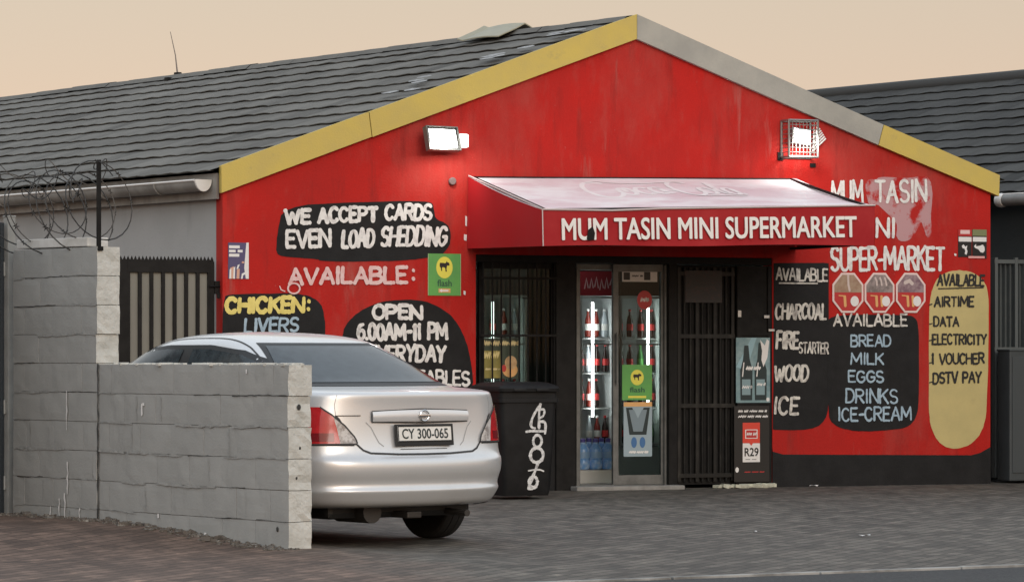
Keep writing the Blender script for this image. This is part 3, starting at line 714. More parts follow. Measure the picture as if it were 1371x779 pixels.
for pts, dx in (((Wl, Fl, Bl, Wbl), -.003), ((Wr, Fr, Br, Wbr), .003)):
    mb = MB(); n_ = 8; g = []
    for i in range(n_ + 1):
        a = i / n_; g.append([mb.v((pts[0].lerp(pts[1], a)).lerp(pts[3].lerp(pts[2], a), j / 4) + Vector((dx - .012 * sin(pi * a) * sin(pi * j / 4), 0, -.02 * sin(pi * a) * (j == 0)))) for j in range(5)])
    for i in range(n_):
        for j in range(4): mb.face([g[i][j], g[i + 1][j], g[i + 1][j + 1], g[i][j + 1]])
    mb.done('side_cloth', AWNS, awn, smooth=180)
mb = MB()
for p, q in ((Fl, Fr), (Bl, Br), (Fl, Bl), (Fr, Br), (Wl, Fl), (Wr, Fr), (Wl, Wr), (Wbl, Bl), (Wbr, Br)):
    c = (Fl + Br + Wl) / 3; a = p.lerp(c, .035); b = q.lerp(c, .035); mb.tube([a, b], .014, 6)
mb.done('awning_frame', DARKM, awn)
mb = MB(); mb.tube([Fl + Vector((0, -.012, .004)), Fl.lerp(Fr, .10) + Vector((0, -.013, -.004)), Fl.lerp(Fr, .2) + Vector((0, -.014, -.014)), Fl.lerp(Fr, .35) + Vector((0, -.013, -.002)), Fr + Vector((0, -.012, .004))], .009, 5)
mb.tube([Wl + Vector((0, -.02, .006)), Fl + Vector((0, 0, .008))], .008, 5); mb.tube([Fl + Vector((-.004, -.014, 0)), Bl + Vector((-.004, -.014, 0))], .006, 5)
mb.done('piping', M_('worn_pale_piping', (.62, .52, .50), .6), awn)
# shop name on the valance
tw0 = aw(752, 322, PR + .02); tw1 = aw(1147, 318, PR + .02); hgt = aw(900, 290, PR)[2] - aw(900, 319.5, PR)[2]
nm = typeset(val, 'MUM TASIN MINI SUPERMARKET', .3, M_('white_sign_vinyl', (.86, .84, .80), .5), (0, 0, 0), bold=0, thick=.0005)
bmj = bmesh.new(); bmj.from_mesh(nm.data); base_v = bmj.verts[:]; base_f = bmj.faces[:]
for i_, (dx_, dy_) in enumerate(((-.0075, 0), (.0075, 0), (-.004, .004), (.004, -.004), (.004, .004), (-.004, -.004))):      # heavier weight
    cp_ = bmesh.ops.duplicate(bmj, geom=base_v + base_f)
    bmesh.ops.translate(bmj, verts=[g for g in cp_['geom'] if isinstance(g, bmesh.types.BMVert)], vec=(dx_, dy_, .0006 * (i_ + 1)))
bmj.to_mesh(nm.data); bmj.free()
fit(nm, (tw1 - tw0).x, hgt); nm.location = tw0 + Vector((0, -.006, 0)); nm.rotation_euler = (R(90), -math.atan2((tw1 - tw0).z, (tw1 - tw0).x), 0)
mb = MB(); q = [aw(x, y_, PR + .022) for x, y_ in ((787, 308), (793, 303), (796, 312), (795, 321), (788, 322), (785, 320))]
mb.prism([(p.x, p.z) for p in q], q[0].y - .012, q[0].y - .008); mb.done('torn_spot', DARKM, val)
# faded flowing script on the sloping top
SCR = {  # strokes in a 0..9 by 0..2 space
 0: arc(1.1, 1.0, .95, .85, 50, 330, 18), 1: [(2.3, .7)] + arc(2.35, .75, .42, .42, 90, 450, 16), 2: arc(3.4, .75, .42, .42, 40, 320, 12),
 3: arc(4.25, .75, .38, .42, 60, 420, 14) + [(4.62, .35), (4.9, .45)], 4: [(4.95, .75), (5.25, .78)],
 5: arc(6.2, 1.0, .85, .85, 50, 330, 18), 6: arc(7.3, .75, .42, .42, 90, 450, 16), 7: [(7.95, .8), (8.25, 1.7), (8.1, 1.85), (7.98, 1.2), (8.05, .4), (8.35, .42)],
 8: arc(8.75, .75, .36, .42, 60, 420, 14) + [(9.1, .36), (9.4, .5)], 9: [(.9, 1.82), (1.5, 1.95), (2.2, 1.75), (3.4, 1.6), (5.2, 1.7), (6.1, 1.88), (6.7, 1.8)], 10: [(6.0, .12), (6.6, .02), (7.6, .15), (8.6, .10), (9.2, .2)]}
dg = bpy.context.evaluated_depsgraph_get(); dg.update(); tb = BVHTree.FromPolygons([v.co.copy() for v in top.data.vertices], [tuple(p.vertices) for p in top.data.polygons])
mb = MB()
def on_top(u, v):
    a = .262 + u / 9.4 * .465; b = .60 - v / 2 * .50
    return (Wl.lerp(Wr, a)).lerp(Fl.lerp(Fr, a), b)
def drop(p, h):
    q = tb.ray_cast(Vector((p.x, p.y, 5)), Vector((0, 0, -1)))[0]; return (q if q else p) + Vector((0, 0, h))
for k, st in SCR.items():
    pts = chaikin(st, 2, False); 
    P3 = [on_top(u + .12 * v, v) for u, v in pts]; n_ = len(P3); L, Rr = [], []
    for i in range(n_):
        t_ = (P3[min(i + 1, n_ - 1)] - P3[max(i - 1, 0)]); t_.z = 0; t_.normalize(); s_ = Vector((-t_.y, t_.x, 0)) * (.024 if k not in (4, 9, 10) else .016)
        sl = (Fl.z - Wl.z) / (Fl.y - Wl.y); s_.z = s_.y * sl
        L.append(mb.v(drop(P3[i] + s_, (.0015 + .0004 * k)))); Rr.append(mb.v(drop(P3[i] - s_, (.0015 + .0004 * k))))
    for i in range(n_ - 1): mb.face([L[i], L[i + 1], Rr[i + 1], Rr[i]])
mb.done('script_lettering', M_('pale_script_print', (.88, .86, .85), .6, noise_scale=8, col2=(.82, .78, .77)), top)

# ------------------------------------------------------------- floodlights
def fl_root(name, px, py, label):
    t, z = fac(px, py); return empty(name, FAC_M @ Vector((t, 0, z)), FAC_A, label, 'floodlight', 'lit floodlights on the red gable')
f1 = fl_root('floodlight', 587, 188, 'lit rectangular floodlight on red gable above the card payment advert')
TM = Matrix.Translation((-.02, -.13, 0)) @ Matrix.Rotation(R(14), 4, 'Z') @ Matrix.Rotation(R(-16), 4, 'X')
mb = MB(); mb.box((-.17, -.03, -.105), (.17, .03, .105), TM, bev=.012)
for i in range(6): mb.box((-.14 + i * .05, .03, -.08), (-.13 + i * .05, .055, .08), TM)
mb.done('lamp_body', M_('grey_lamp_casting', (.16, .16, .155), .5, metal=.4), f1)
mb = MB(); mb.box((-.145, -.036, -.085), (.145, -.0305, .085), TM); mb.done('lens', LAMP, f1)
mb = MB()
for s_ in (-1, 1): mb.box((-.18 * 1 if s_ < 0 else .172, -.045, -.11), (-.172 if s_ < 0 else .18, .02, .11), TM)
mb.box((-.18, -.045, .108), (.18, .02, .116), TM); mb.box((-.18, -.045, -.116), (.18, .02, -.108), TM); mb.done('rim', M_('dull_lamp_rim', (.22, .22, .2), .4, metal=.5), f1)
mb = MB(); mb.box((-.03, -.09, -.02), (.03, .0, .02)); mb.box((-.06, -.012, -.06), (.06, -.001, .06), bev=.004); mb.done('bracket', DARKM, f1)
mb = MB(); mb.box((.165, -.115, -.07), (.265, -.03, .06), bev=.02); mb.done('side_glare', M_('white_glare', (.8, .8, .78), .3, emit=((1, 1, .97), 1.2)), f1)  # glowing white box added for the glare at the lamp's right side
f2 = fl_root('floodlight', 1072, 187, 'lit round floodlight inside a square wire guard on right of red gable')
mb = MB(); T2 = Matrix.Translation((-.035, -.07, .02)) @ Matrix.Rotation(R(8), 4, 'Y') @ Matrix.Rotation(R(-14), 4, 'X'); mb.box((-.105, -.025, -.085), (.105, .03, .085), T2, bev=.012); mb.box((-.02, .03, -.03), (.02, .075, .03), T2); mb.done('lamp_body', M_('grey_lamp_casting', (.2, .2, .195), .45, metal=.5), f2)
mb = MB(); mb.box((-.085, -.031, -.068), (.085, -.0255, .068), T2, bev=.002); mb.done('lens', LAMP, f2)
mb = MB(); x0, x1, z0, z1, dp = -.215, .10, -.18, .175, -.17
for (x, z) in ((x0, z0), (x1, z0), (x0, z1), (x1, z1)): mb.tube([(x, 0, z), (x, dp, z)], .011, 6)
for y in (-.01, dp):
    for a, b in (((x0, z0), (x1, z0)), ((x1, z0), (x1, z1)), ((x1, z1), (x0, z1)), ((x0, z1), (x0, z0))): mb.tube([(a[0], y, a[1]), (b[0], y, b[1])], .012, 6)
for i in range(1, 8):
    t = i / 8; mb.tube([(x0 + (x1 - x0) * t, dp, z0), (x0 + (x1 - x0) * t, dp, z1)], .004, 5); mb.tube([(x0, dp, z0 + (z1 - z0) * t), (x1, dp, z0 + (z1 - z0) * t)], .004, 5)
    for x in (x0, x1): mb.tube([(x, -.01, z0 + (z1 - z0) * t), (x, dp, z0 + (z1 - z0) * t)], .004, 5)
mb.done('wire_guard', M_('galvanised_wire', (.30, .29, .27), .4, metal=.7), f2)
mb = MB(); mb.box((x0 - .04, -.014, z0 - .03), (x0 + .02, -.001, z0 + .05)); mb.box((.10, -.012, z0 - .09), (.16, -.001, z0 - .05)); mb.done('fixing_plate', DARKM, f2)
# lamp glare to the right of the guard, shaped as pale diagonal rods
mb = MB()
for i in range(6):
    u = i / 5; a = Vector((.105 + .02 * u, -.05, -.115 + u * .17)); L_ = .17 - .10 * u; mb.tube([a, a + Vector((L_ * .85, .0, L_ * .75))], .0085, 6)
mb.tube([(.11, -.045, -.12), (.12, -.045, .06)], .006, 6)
mb.done('glare_stripes', M_('pale_glare', (.85, .85, .82), .35), f2)
for (f, dx) in ((f1, 0), (f2, -.03)):                              # the lamps' own light
    ld = bpy.data.lights.new('lamp_light', 'SPOT'); ld.energy = 14; ld.spot_size = R(150); ld.spot_blend = .8; ld.shadow_soft_size = .08; ld.color = (1, .99, .94)
    lo = bpy.data.objects.new('lamp_light', ld); link(lo, f); lo.location = (dx, -.30, -.02); lo.rotation_euler = (R(38), 0, 0)

# ------------------------------------------------------------- posters and stickers
def poster(name, px0, py0, px1, py1, mat, label, cat='poster', y=-.006, th=.004, group=None):
    a = fac(px0, py1, -y); b = fac(px1, py0, -y)
    root = empty(name, FAC_M @ Vector(((a[0] + b[0]) / 2, y, a[1])), FAC_A, label, cat, group)
    w, h = b[0] - a[0], b[1] - a[1]
    mb = MB(); mb.box((-w / 2, 0, 0), (w / 2, th, h)); mb.done('sheet', mat, root)
    def sh(nm, mat2, pts, lay=1, raw=False):
        """pts in 0..1 of the poster (x right, y up)"""
        mb = MB(); mb.face([mb.v(((u - .5) * w, -.0012 * lay, v * h)) for u, v in pts]); return mb.done(nm, mat2, root)
    return root, w, h, sh
def rect(a, b, c, d): return [(a, b), (c, b), (c, d), (a, d)]
def ell(cx, cy, rx, ry, n=22): return [(cx + rx * cos(2 * pi * k / n), cy + ry * sin(2 * pi * k / n)) for k in range(n)]

r, w, h, sh = poster('wall_poster', 305.5, 325, 333, 373, PURP, 'small faded purple and white advert near the left corner of the red wall', group=None)
sh('band', WHP, [(.86, .0), (1, 0), (1, 1), (.88, 1), (.78, .3)]); sh('text_bar', WHP, rect(.04, .84, .56, .92)); sh('text_bar', WHP, rect(.04, .73, .36, .80)); sh('text_bar', WHP, rect(.46, .73, .70, .80)); sh('text_bar', WHP, rect(.04, .61, .54, .69))
sh('figure', PEACH, [(.10, 0), (.10, .3), (.28, .34), (.34, 0)], 1); sh('figure', WHP, [(.05, 0), (.07, .26), (.15, .28), (.14, 0)], 2); sh('figure', WHP, [(.24, 0), (.26, .30), (.34, .34), (.32, 0)], 2)
sh('figure', PEACH, [(.40, 0), (.42, .26), (.56, .28), (.54, 0)], 1); sh('figure', WHP, [(.40, .27), (.46, .38), (.56, .40), (.48, .27)], 2); sh('figure', WHP, [(.62, 0), (.66, .14), (.86, .2), (.84, .13), (.72, .09), (.70, 0)], 2); sh('figure', PEACH, rect(.66, .43, .78, .48), 2)

def bull(sh, cx, cy, s, mat, lay):
    pts = [(-.95, .35), (-.85, .62), (-.2, .60), (.15, .55), (.35, .75), (.45, .98), (.52, .75), (.9, .62), (1.0, .25), (.85, .1), (.6, .18), (.45, -.05), (.40, -.5), (.48, -.95), (.2, -.92), (.15, -.4), (.05, -.2), (-.45, -.15), (-.5, -.5), (-.45, -.8), (-.66, -.8), (-.72, -.3), (-.95, -.05)]
    sh('bull', mat, [(cx + x * s[0], cy + y * s[1]) for x, y in pts], lay)
r, w, h, sh = poster('wall_poster', 573, 340, 617, 395.5, GRNP, 'green poster with a black bull in a yellow oval at left of the entrance')
sh('oval', YELP, ell(.5, .67, .25, .26)); bull(sh, .50, .70, (.155, .135), BLKP, 2)
t = typeset(r, 'flash', .1, DGRNP, (0, 0, 0), bold=.002, thick=.0002); fit(t, w * .44, h * .16); t.location = (-.22 * w, -.0016, .22 * h)
sh('arrow_box', ORGP, rect(.32, .07, .68, .17)); sh('arrow', WHP, [(.34, .12), (.42, .165), (.42, .138), (.62, .138), (.62, .10), (.42, .10), (.42, .075)], 2)
sh('edge', M_('pale_poster_edge', (.55, .62, .42), .5), rect(0, 0, .012, 1)); sh('edge', M_('pale_poster_edge', (.55, .62, .42), .5), rect(.99, 0, 1, 1))
for i, (x0, x1, y0, y1) in enumerate(((1283, 1301, 307.5, 344), (1302, 1321, 307.5, 346))):
    r, w, h, sh = poster('wall_sticker', x0, y0, x1, y1, BLKP, ('small black sticker with a white squiggle near the right end of the red wall', 'small black sticker with a green top and a white bulb shape near the right end')[i], 'sticker')
    if i == 0:
        sh('head', REDP, rect(0, .76, 1, 1)); sh('text_bar', M_('pink_print', (.8, .55, .53), .5), rect(.15, .84, .85, .98), 2); sh('text_bar', WHP, rect(.02, .56, .98, .73), 2)
        sh('squiggle', WHP, [(.25, .40), (.38, .46), (.52, .38), (.66, .42), (.62, .30), (.68, .20), (.60, .08), (.46, .12), (.52, .22), (.46, .30), (.32, .32)], 2)
    else:
        sh('head', M_('olive_print', (.20, .22, .10), .5), rect(0, .78, 1, 1)); sh('text_bar', WHP, rect(.02, .58, .98, .74), 2)
        sh('bulb', WHP, [(.10, .42), (.24, .50), (.26, .42), (.5, .44), (.72, .48), (.84, .40), (.86, .28), (.74, .20), (.56, .22), (.40, .32), (.18, .36)], 2)
        sh('text_bar', M_('pink_print', (.8, .4, .38), .5), rect(-.3, .01, .85, .08), 3)
oct_lab = ('octagonal meat sticker on red wall with one pale upright stripe, nearest the doorway', 'octagonal meat sticker on red wall with three white curved ribs, the middle one', 'octagonal meat sticker on red wall with pinkish cuts, nearest the cream capsule')
def octo(cx, cy, rx, ry, c=.42): return [(cx - rx * c, cy + ry), (cx + rx * c, cy + ry), (cx + rx, cy + ry * c), (cx + rx, cy - ry * c), (cx + rx * c, cy - ry), (cx - rx * c, cy - ry), (cx - rx, cy - ry * c), (cx - rx, cy + ry * c)]
MEAT = [M_('meat_print', (.32, .20, .13), .5, noise_scale=14, col2=(.40, .29, .20), lo=.4, hi=.6), M_('rib_print', (.16, .13, .12), .5, noise_scale=14, col2=(.33, .27, .26), lo=.4, hi=.6), M_('cut_print', (.18, .10, .13), .5, noise_scale=14, col2=(.35, .26, .27), lo=.4, hi=.6)]
for i, (x0, x1) in enumerate(((1114, 1155.5), (1157, 1197), (1199, 1238.5))):
    a = fac(x0, 418.5); b = fac(x1, 365.5); cx, cz = (a[0] + b[0]) / 2, (a[1] + b[1]) / 2; rx, rz = (b[0] - a[0]) / 2, (b[1] - a[1]) / 2
    root = empty('octagonal_sticker', FAC_M @ Vector((cx, -.006, cz)), FAC_A, oct_lab[i], 'sticker', 'octagonal meat stickers on the red wall')
    mb = MB(); mb.prism(octo(0, 0, rx, rz), -.003, .002); mb.done('border', M_('pale_sticker_border', (.80, .64, .60), .5), root)
    inn = octo(0, 0, rx * .88, rz * .90)
    mb = MB(); mb.sheet(inn, -.0042); mb.done('lower_half', REDP, root)
    zc = rz * .02
    up = [(-rx * .88, zc), (rx * .88, zc), (rx * .88, rz * .90 * .42), (rx * .88 * .42, rz * .90), (-rx * .88 * .42, rz * .90), (-rx * .88, rz * .90 * .42)]
    mb = MB(); mb.sheet(up, -.0054); mb.done('meat_picture', MEAT[i], root)
    mb = MB()
    if i == 0: mb.ribbon([(-.0, rz * .88), (rx * .02, rz * .4), (rx * .1, rz * .1)], rx * .13, -.0062)
    elif i == 1:
        for k in range(3): mb.ribbon([(-rx * .3 + k * rx * .32, rz * .75), (-rx * .2 + k * rx * .3, rz * .6), (-rx * .18 + k * rx * .32, rz * .38)], rx * .11, -.0062)
    else:
        mb.ribbon([(-rx * .4, rz * .5), (-rx * .1, rz * .6), (rx * .1, rz * .45)], rx * .22, -.0062)
    mb.done('bone', M_('bone_print', (.62, .52, .48), .5), root)
    mb = MB()
    for k in range(i and 2 or 1): mb.ribbon([(-rx * .22 + k * rx * .34, -rz * .18), (-rx * .18 + k * rx * .34, -rz * .66)], rx * .17, -.0062 - .0004 * k)
    mb.ribbon([(-rx * .6, -rz * .14), (-rx * .25, -rz * .16)], rx * .07, -.007); mb.done('price_figure', ORGP, root)
    mb = MB(); mb.sheet([(rx * .42 + a_ * rx * .27, -rz * .42 + b_ * rz * .26) for a_, b_ in ell(0, 0, 1, 1)], -.0075); mb.done('round_spot', WHP, root)
# posters on the black steel panel
def squiggle(root, w, h, x0, x1, y, mat, amp=.012, lw=.011, seed=0, lay=3):
    rr = random.Random(seed); mb = MB(); x = x0; k = 0
    while x < x1:
        e = min(x1, x + rr.uniform(.10, .22)); pts = [((x + (e - x) * i / 7 - .5) * w, y * h + amp * (.5 if i % 2 else -.4) * rr.uniform(.5, 1)) for i in range(8)]
        mb.ribbon(pts, lw, -.0012 * lay - .0003 * (k % 3)); x = e + .05; k += 1
    mb.done('small_print', mat, root)
r, w, h, sh = poster('drinks_poster', 985.5, 452, 1031, 539, TEALP, 'teal poster of dark drink bottles on the black panel right of the gate', y=-.02)
sh('backdrop', M_('pale_teal_print', (.30, .48, .54), .4), [(0, .55), (.45, 1), (.6, 1), (.3, .5)], 1)
for cx, s, m2 in ((.30, 1.0, DTEAL), (.72, 1.05, DTEAL)):
    sh('bottle', m2, [(cx - .17, .04), (cx + .17, .04), (cx + .18, .50), (cx + .10, .66), (cx + .06, .88 * s), (cx - .06, .88 * s), (cx - .10, .66), (cx - .18, .50)], 2)
    sh('bottle_label', M_('grey_teal_print', (.22, .33, .36), .4), rect(cx - .13, .12, cx + .12, .36), 3); sh('glint', WHP, [(cx - .13, .40), (cx - .10, .40), (cx - .06, .62), (cx - .09, .62)], 3)
sh('splash', WHP, [(.80, .55), (.92, .70), (.97, .95), (.90, .98), (.84, .88), (.70, .97), (.76, .80), (.74, .66)], 3)
squiggle(r, w, h, .30, .72, .53, WHP, .025, .018, 5, 4); squiggle(r, w, h, .18, .45, .24, WHP, .03, .011, 6, 4); squiggle(r, w, h, .62, .85, .28, WHP, .03, .011, 7, 4); sh('cap', WHP, ell(.93, .05, .05, .03), 4)
r, w, h, sh = poster('price_board', 983, 543, 1030, 645, BLKP, 'black price board with a red and white R29 ticket beside the gate', 'price board', y=-.022)
squiggle(r, w, h, .12, .92, .93, WHP, .02, .010, 1, 1); squiggle(r, w, h, .12, .95, .86, WHP, .02, .010, 2, 1)
sh('red_ticket', M_('bright_red_print', (.70, .06, .035), .4), rect(.24, .51, .73, .78)); sh('ticket_point', M_('bright_red_print', (.70, .06, .035), .4), [(.42, .515), (.54, .515), (.48, .475)], 3)
sh('ticket_frame', WHP, rect(.31, .57, .66, .69), 2); sh('ticket_middle', REDP, rect(.335, .58, .635, .68), 3); squiggle(r, w, h, .36, .62, .63, WHP, .03, .010, 3, 4)
sh('white_ticket', WHP, rect(.24, .26, .73, .508)); t = typeset(r, 'R29', .1, BLKP, (0, 0, 0), bold=.002, thick=.0002); fit(t, w * .40, h * .115); t.location = (-.21 * w, -.003, .335 * h)
squiggle(r, w, h, .32, .66, .295, BLKP, .008, .004, 4, 2); sh('corner_mark', WHP, ell(.08, .16, .05, .035)); squiggle(r, w, h, .30, .85, .13, REDP, .006, .008, 9, 1)
# window poster, door posters (hung on the glass)
r, w, h, sh = poster('window_poster', 645, 453, 696, 507, M_('dark_olive_print', (.035, .055, .035), .4), 'green and gold window poster behind the burglar bars above the bin', y=.064)
sh('gold_field', M_('gold_print', (.34, .28, .06), .4, noise_scale=12, col2=(.22, .20, .06)), [(.02, .02), (.50, .02), (.48, .70), (.04, .70)]); squiggle(r, w, h, .05, .95, .88, M_('pale_gold_print', (.72, .60, .30), .4), .03, .022, 11, 2)
squiggle(r, w, h, .06, .46, .58, M_('pale_gold_print', (.80, .68, .30), .4), .06, .024, 12, 2); squiggle(r, w, h, .1, .46, .24, M_('pale_gold_print', (.72, .60, .30), .4), .012, .012, 13, 2)
sh('dish', ORGP, ell(.74, .22, .20, .18), 2); sh('dish', M_('bread_print', (.66, .46, .24), .4, noise_scale=20, col2=(.5, .3, .14)), ell(.76, .40, .16, .17), 3); sh('dish', REDP, ell(.58, .26, .06, .09), 3)
r, w, h, sh = poster('door_poster', 833, 488, 873, 535.5, GRNP, 'green poster with a yellow oval on the sliding glass door', y=.106)
sh('oval', YELP, ell(.5, .64, .22, .22)); bull(sh, .50, .66, (.14, .11), BLKP, 2); t = typeset(r, 'flash', .1, DGRNP, (0, 0, 0), bold=.002, thick=.0002); fit(t, w * .5, h * .15); t.location = (-.25 * w, -.0016, .22 * h); sh('strip', YELP, rect(.2, .06, .8, .12))
r, w, h, sh = poster('door_poster', 835, 538, 873, 611, M_('pale_blue_print', (.32, .42, .47), .4), 'pale blue poster with a red top edge low on the sliding glass door', y=.106)
sh('top_band', ORGP, rect(0, .92, 1, 1)); sh('garment', DTEAL, [(.08, .90), (.30, .90), (.5, .62), (.70, .90), (.92, .90), (.80, .40), (.2, .40)], 1); sh('garment_inner', M_('slate_print', (.20, .27, .31), .4), [(.18, .86), (.36, .86), (.5, .7), (.64, .86), (.82, .86), (.66, .46), (.34, .46)], 2)
sh('spot', M_('blue_print', (.05, .16, .36), .4), ell(.36, .26, .10, .10), 2); sh('spot', M_('blue_print', (.05, .16, .36), .4), ell(.66, .26, .10, .10), 2); squiggle(r, w, h, .2, .85, .08, WHP, .015, .014, 15, 2)
r, w, h, sh = poster('door_sticker', 853, 389, 873, 414, REDP, 'round red sticker near the top of the sliding glass door', 'sticker', y=.106, th=.002)
r.children[0].data = (lambda mb: (mb.prism([(w / 2 * cos(k * pi / 12), h / 2 + h / 2 * sin(k * pi / 12)) for k in range(24)], 0, .002), mb)[1])(MB()).done('sheet', REDP).data
for o_ in list(bpy.data.objects):
    if o_.name.startswith('sheet') and o_.parent is None: bpy.data.objects.remove(o_)
squiggle(r, w, h, .25, .75, .5, WHP, .04, .012, 17, 1)
r, w, h, sh = poster('door_notice', 833, 362, 880, 377, WHP, 'white notice strip along the top of the sliding glass door', 'notice', y=.106)
sh('dark_square', BLKP, rect(.04, .15, .22, .8)); sh('dark_square', BLKP, rect(.62, .15, .80, .85)); squiggle(r, w, h, .28, .58, .5, BLKP, .015, .008, 19, 2)
# crumbled plaster under the black panel
mb = MB(); rr = random.Random(5)
for i in range(34):
    q = fac(rr.uniform(955, 1029), 652); s_ = rr.uniform(.012, .035)
    mb.box((-s_ * 1.6, -s_, 0), (s_ * 1.6, s_, s_ * 1.1), Matrix.Translation((q[0], rr.uniform(-.09, -.03), 0)) @ Matrix.Rotation(rr.uniform(0, 3), 4, 'Z') @ Matrix.Rotation(rr.uniform(-.3, .3), 4, 'X'), bev=.004)
q0 = fac(957, 652); q1 = fac(1029, 652); mb.box((q0[0], -.075, 0), (q1[0], -.012, .022), bev=.008)
o = mb.done('crumbled_plaster', M_('pale_plaster', (.60, .60, .48), .85, noise_scale=20, col2=(.42, .42, .34)), None, loc=FAC_O, rz=FAC_A); tag(o, 'pale crumbled plaster along the foot of the black panel', 'rubble')
# ------------------------------------------------------------- inside the shop: fridges, bottles, water packs
FY = 2.3
def fpt(px, py, y): t, z = fac(px, py, -y); return t, z
FRB = M_('fridge_inside', (.62, .66, .66), .4); FRF = M_('fridge_frame', (.62, .63, .62), .35, metal=.3)
def fridge(px0, px1, tube_px, label, header):
    t0, t1 = fpt(px0, 450, FY)[0], fpt(px1, 450, FY)[0]; zt = 2.12; w = t1 - t0
    r = empty('drinks_fridge', FAC_M @ Vector(((t0 + t1) / 2, FY, .03)), FAC_A, label, 'fridge', 'lit drinks fridges inside the shop')
    a, b = -w / 2, w / 2; mb = MB()
    mb.box((a, 0, 0), (a + .03, .6, zt)); mb.box((b - .03, 0, 0), (b, .6, zt)); mb.box((a + .031, .57, 0), (b - .031, .6, zt)); mb.box((a + .031, .0, zt - .03), (b - .031, .569, zt)); mb.box((a + .031, 0, 0), (b - .031, .569, .30))
    mb.done('fridge_body', FRB, r)
    mb = MB(); mb.box((a, -.03, zt - .25), (b, -.002, zt)); hd = mb.done('header', header, r)
    mb = MB(); z0, z1 = .32, zt - .26
    mb.box((a, -.04, z0), (a + .022, -.004, z1)); mb.box((b - .022, -.04, z0), (b, -.004, z1)); mb.box((a, -.045, z1 - .02), (b, -.005, z1)); mb.box((a, -.045, z0), (b, -.005, z0 + .02))
    mb.box((a + .03, -.042, 1.36), (b - .03, -.012, 1.375))
    mb.done('fridge_door_frame', FRF, r)
    for z in (.32, .70, 1.06, 1.42): mb = MB(); mb.box((a + .033, .06, z), (b - .033, .56, z + .012)); mb.done('shelf', FRF, r)
    tx = fpt(tube_px, 450, FY)[0] - (t0 + t1) / 2
    mb = MB(); mb.tube([(tx, .03, .62), (tx, .03, 1.80)], .014, 8); mb.done('light_tube', TUBE, r)
    return r, w, (t0 + t1) / 2
HDR = M_('red_header', (.34, .03, .04), .4); HDK = M_('dark_header', (.06, .06, .06), .4)
prof = [(.030, 0), (.034, .02), (.034, .13), (.030, .16), (.014, .21), (.013, .235)]
def bottle(liquid, capm, label):
    r = empty('bottle', (0, 0, 0), 0, label, 'bottle', 'bottles on the lit fridge shelves')
    mb = MB(); mb.lathe(prof, 12); mb.done('bottle_body', liquid, r, smooth=40)
    mb = MB(); mb.lathe([(.0345, .06), (.0348, .07), (.0348, .115), (.0345, .12)], 12); mb.done('bottle_label', capm, r, smooth=40)
    mb = MB(); mb.lathe([(.015, .236), (.015, .255), (.010, .258)], 10); mb.done('bottle_cap', capm, r)
    return r
BOT = [bottle(M_('dark_cola', (.02, .008, .006), .15), REDP, 'dark brown bottle with a red label on a lit fridge shelf'),
       bottle(M_('dark_red_drink', (.18, .02, .012), .15), WHITEP, 'dark red bottle with a white label on a lit fridge shelf'),
       bottle(M_('green_drink', (.06, .22, .06), .15), GRNP, 'green bottle with a green label on a lit fridge shelf'),
       bottle(M_('clear_drink', (.5, .56, .6), .15), WHITEP, 'clear bottle with a white label on a lit fridge shelf')]
used = [False] * 4; rr = random.Random(9)
for px0, px1, tp, lab, hd in ((641, 704, 661, 'drinks fridge with dark header seen through the burglar bars', HDK), (775, 824, 795, 'drinks fridge with red header straight behind the open doorway', HDR), (828, 886, 869, 'drinks fridge with dark header behind the sliding glass door', HDK)):
    r, w, cx = fridge(px0, px1, tp, lab, hd)
    if hd is HDR:
        hh = [c for c in r.children if c.name.startswith('header')][0]
        mb = MB(); q = random.Random(3)
        for i in range(6):
            x = -w / 2 + .05 + i * (w - .1) / 5.5; mb.ribbon([(x, 1.93 + q.uniform(0, .05)), (x + .02, 2.06 - q.uniform(0, .03)), (x + .04, 1.95)], .014, -.0335 - .0004 * i)
        mb.done('header_print', M_('pink_print', (.75, .5, .5), .4), hh)
    n = max(4, int((w - .1) / .085))
    for z in (.332, .712, 1.072, 1.432):
        kind = rr.choice([0, 3, 1, 3, 0])
        for i in range(n):
            if rr.random() < .12: continue
            k = kind if rr.random() < .7 else rr.randrange(4)
            o = BOT[k] if not used[k] else copy_tree(BOT[k]); used[k] = True
            x = -w / 2 + .07 + (w - .14) * i / (n - 1)
            o.location = FAC_M @ Vector((cx + x, FY + .12 + rr.uniform(-.02, .02), z + .03 + .013)); o.rotation_euler = (0, 0, FAC_A); 
            o.scale = (1, 1, 1.12)
# big blue water bottles stacked just inside the doorway
WAT = M_('blue_water_bottle', (.18, .40, .78), .15, noise_scale=14, col2=(.55, .70, .90), lo=.42, hi=.7); WCAP = M_('violet_shrink_cap', (.10, .09, .34), .3); WBAND = M_('pale_blue_label', (.28, .46, .70), .4)
wb = empty('water_bottle', (0, 0, 0), FAC_A, None, 'water bottle', 'blue water bottles stacked inside the doorway')
mb = MB(); mb.lathe([(.062, 0), (.07, .02), (.07, .075), (.064, .085), (.07, .095), (.07, .16), (.066, .185), (.03, .225), (.024, .245)], 16); mb.done('bottle_body', WAT, wb, smooth=35)
mb = MB(); mb.lathe([(.0705, .10), (.0709, .105), (.0709, .15), (.0705, .155)], 16); mb.done('bottle_label', WBAND, wb, smooth=35)
mb = MB(); mb.lathe([(.026, .24), (.027, .27), (.02, .275)], 12); mb.done('bottle_cap', WCAP, wb)
WY = .85; x0, x1 = fpt(772, 600, WY)[0], fpt(822, 600, WY)[0]; zb = .03; first = True
bs = empty('display_plinth', FAC_M @ Vector(((x0 + x1) / 2, WY + .12, .03)), FAC_A, 'low white plinth under the stacked water bottles inside the doorway', 'plinth')
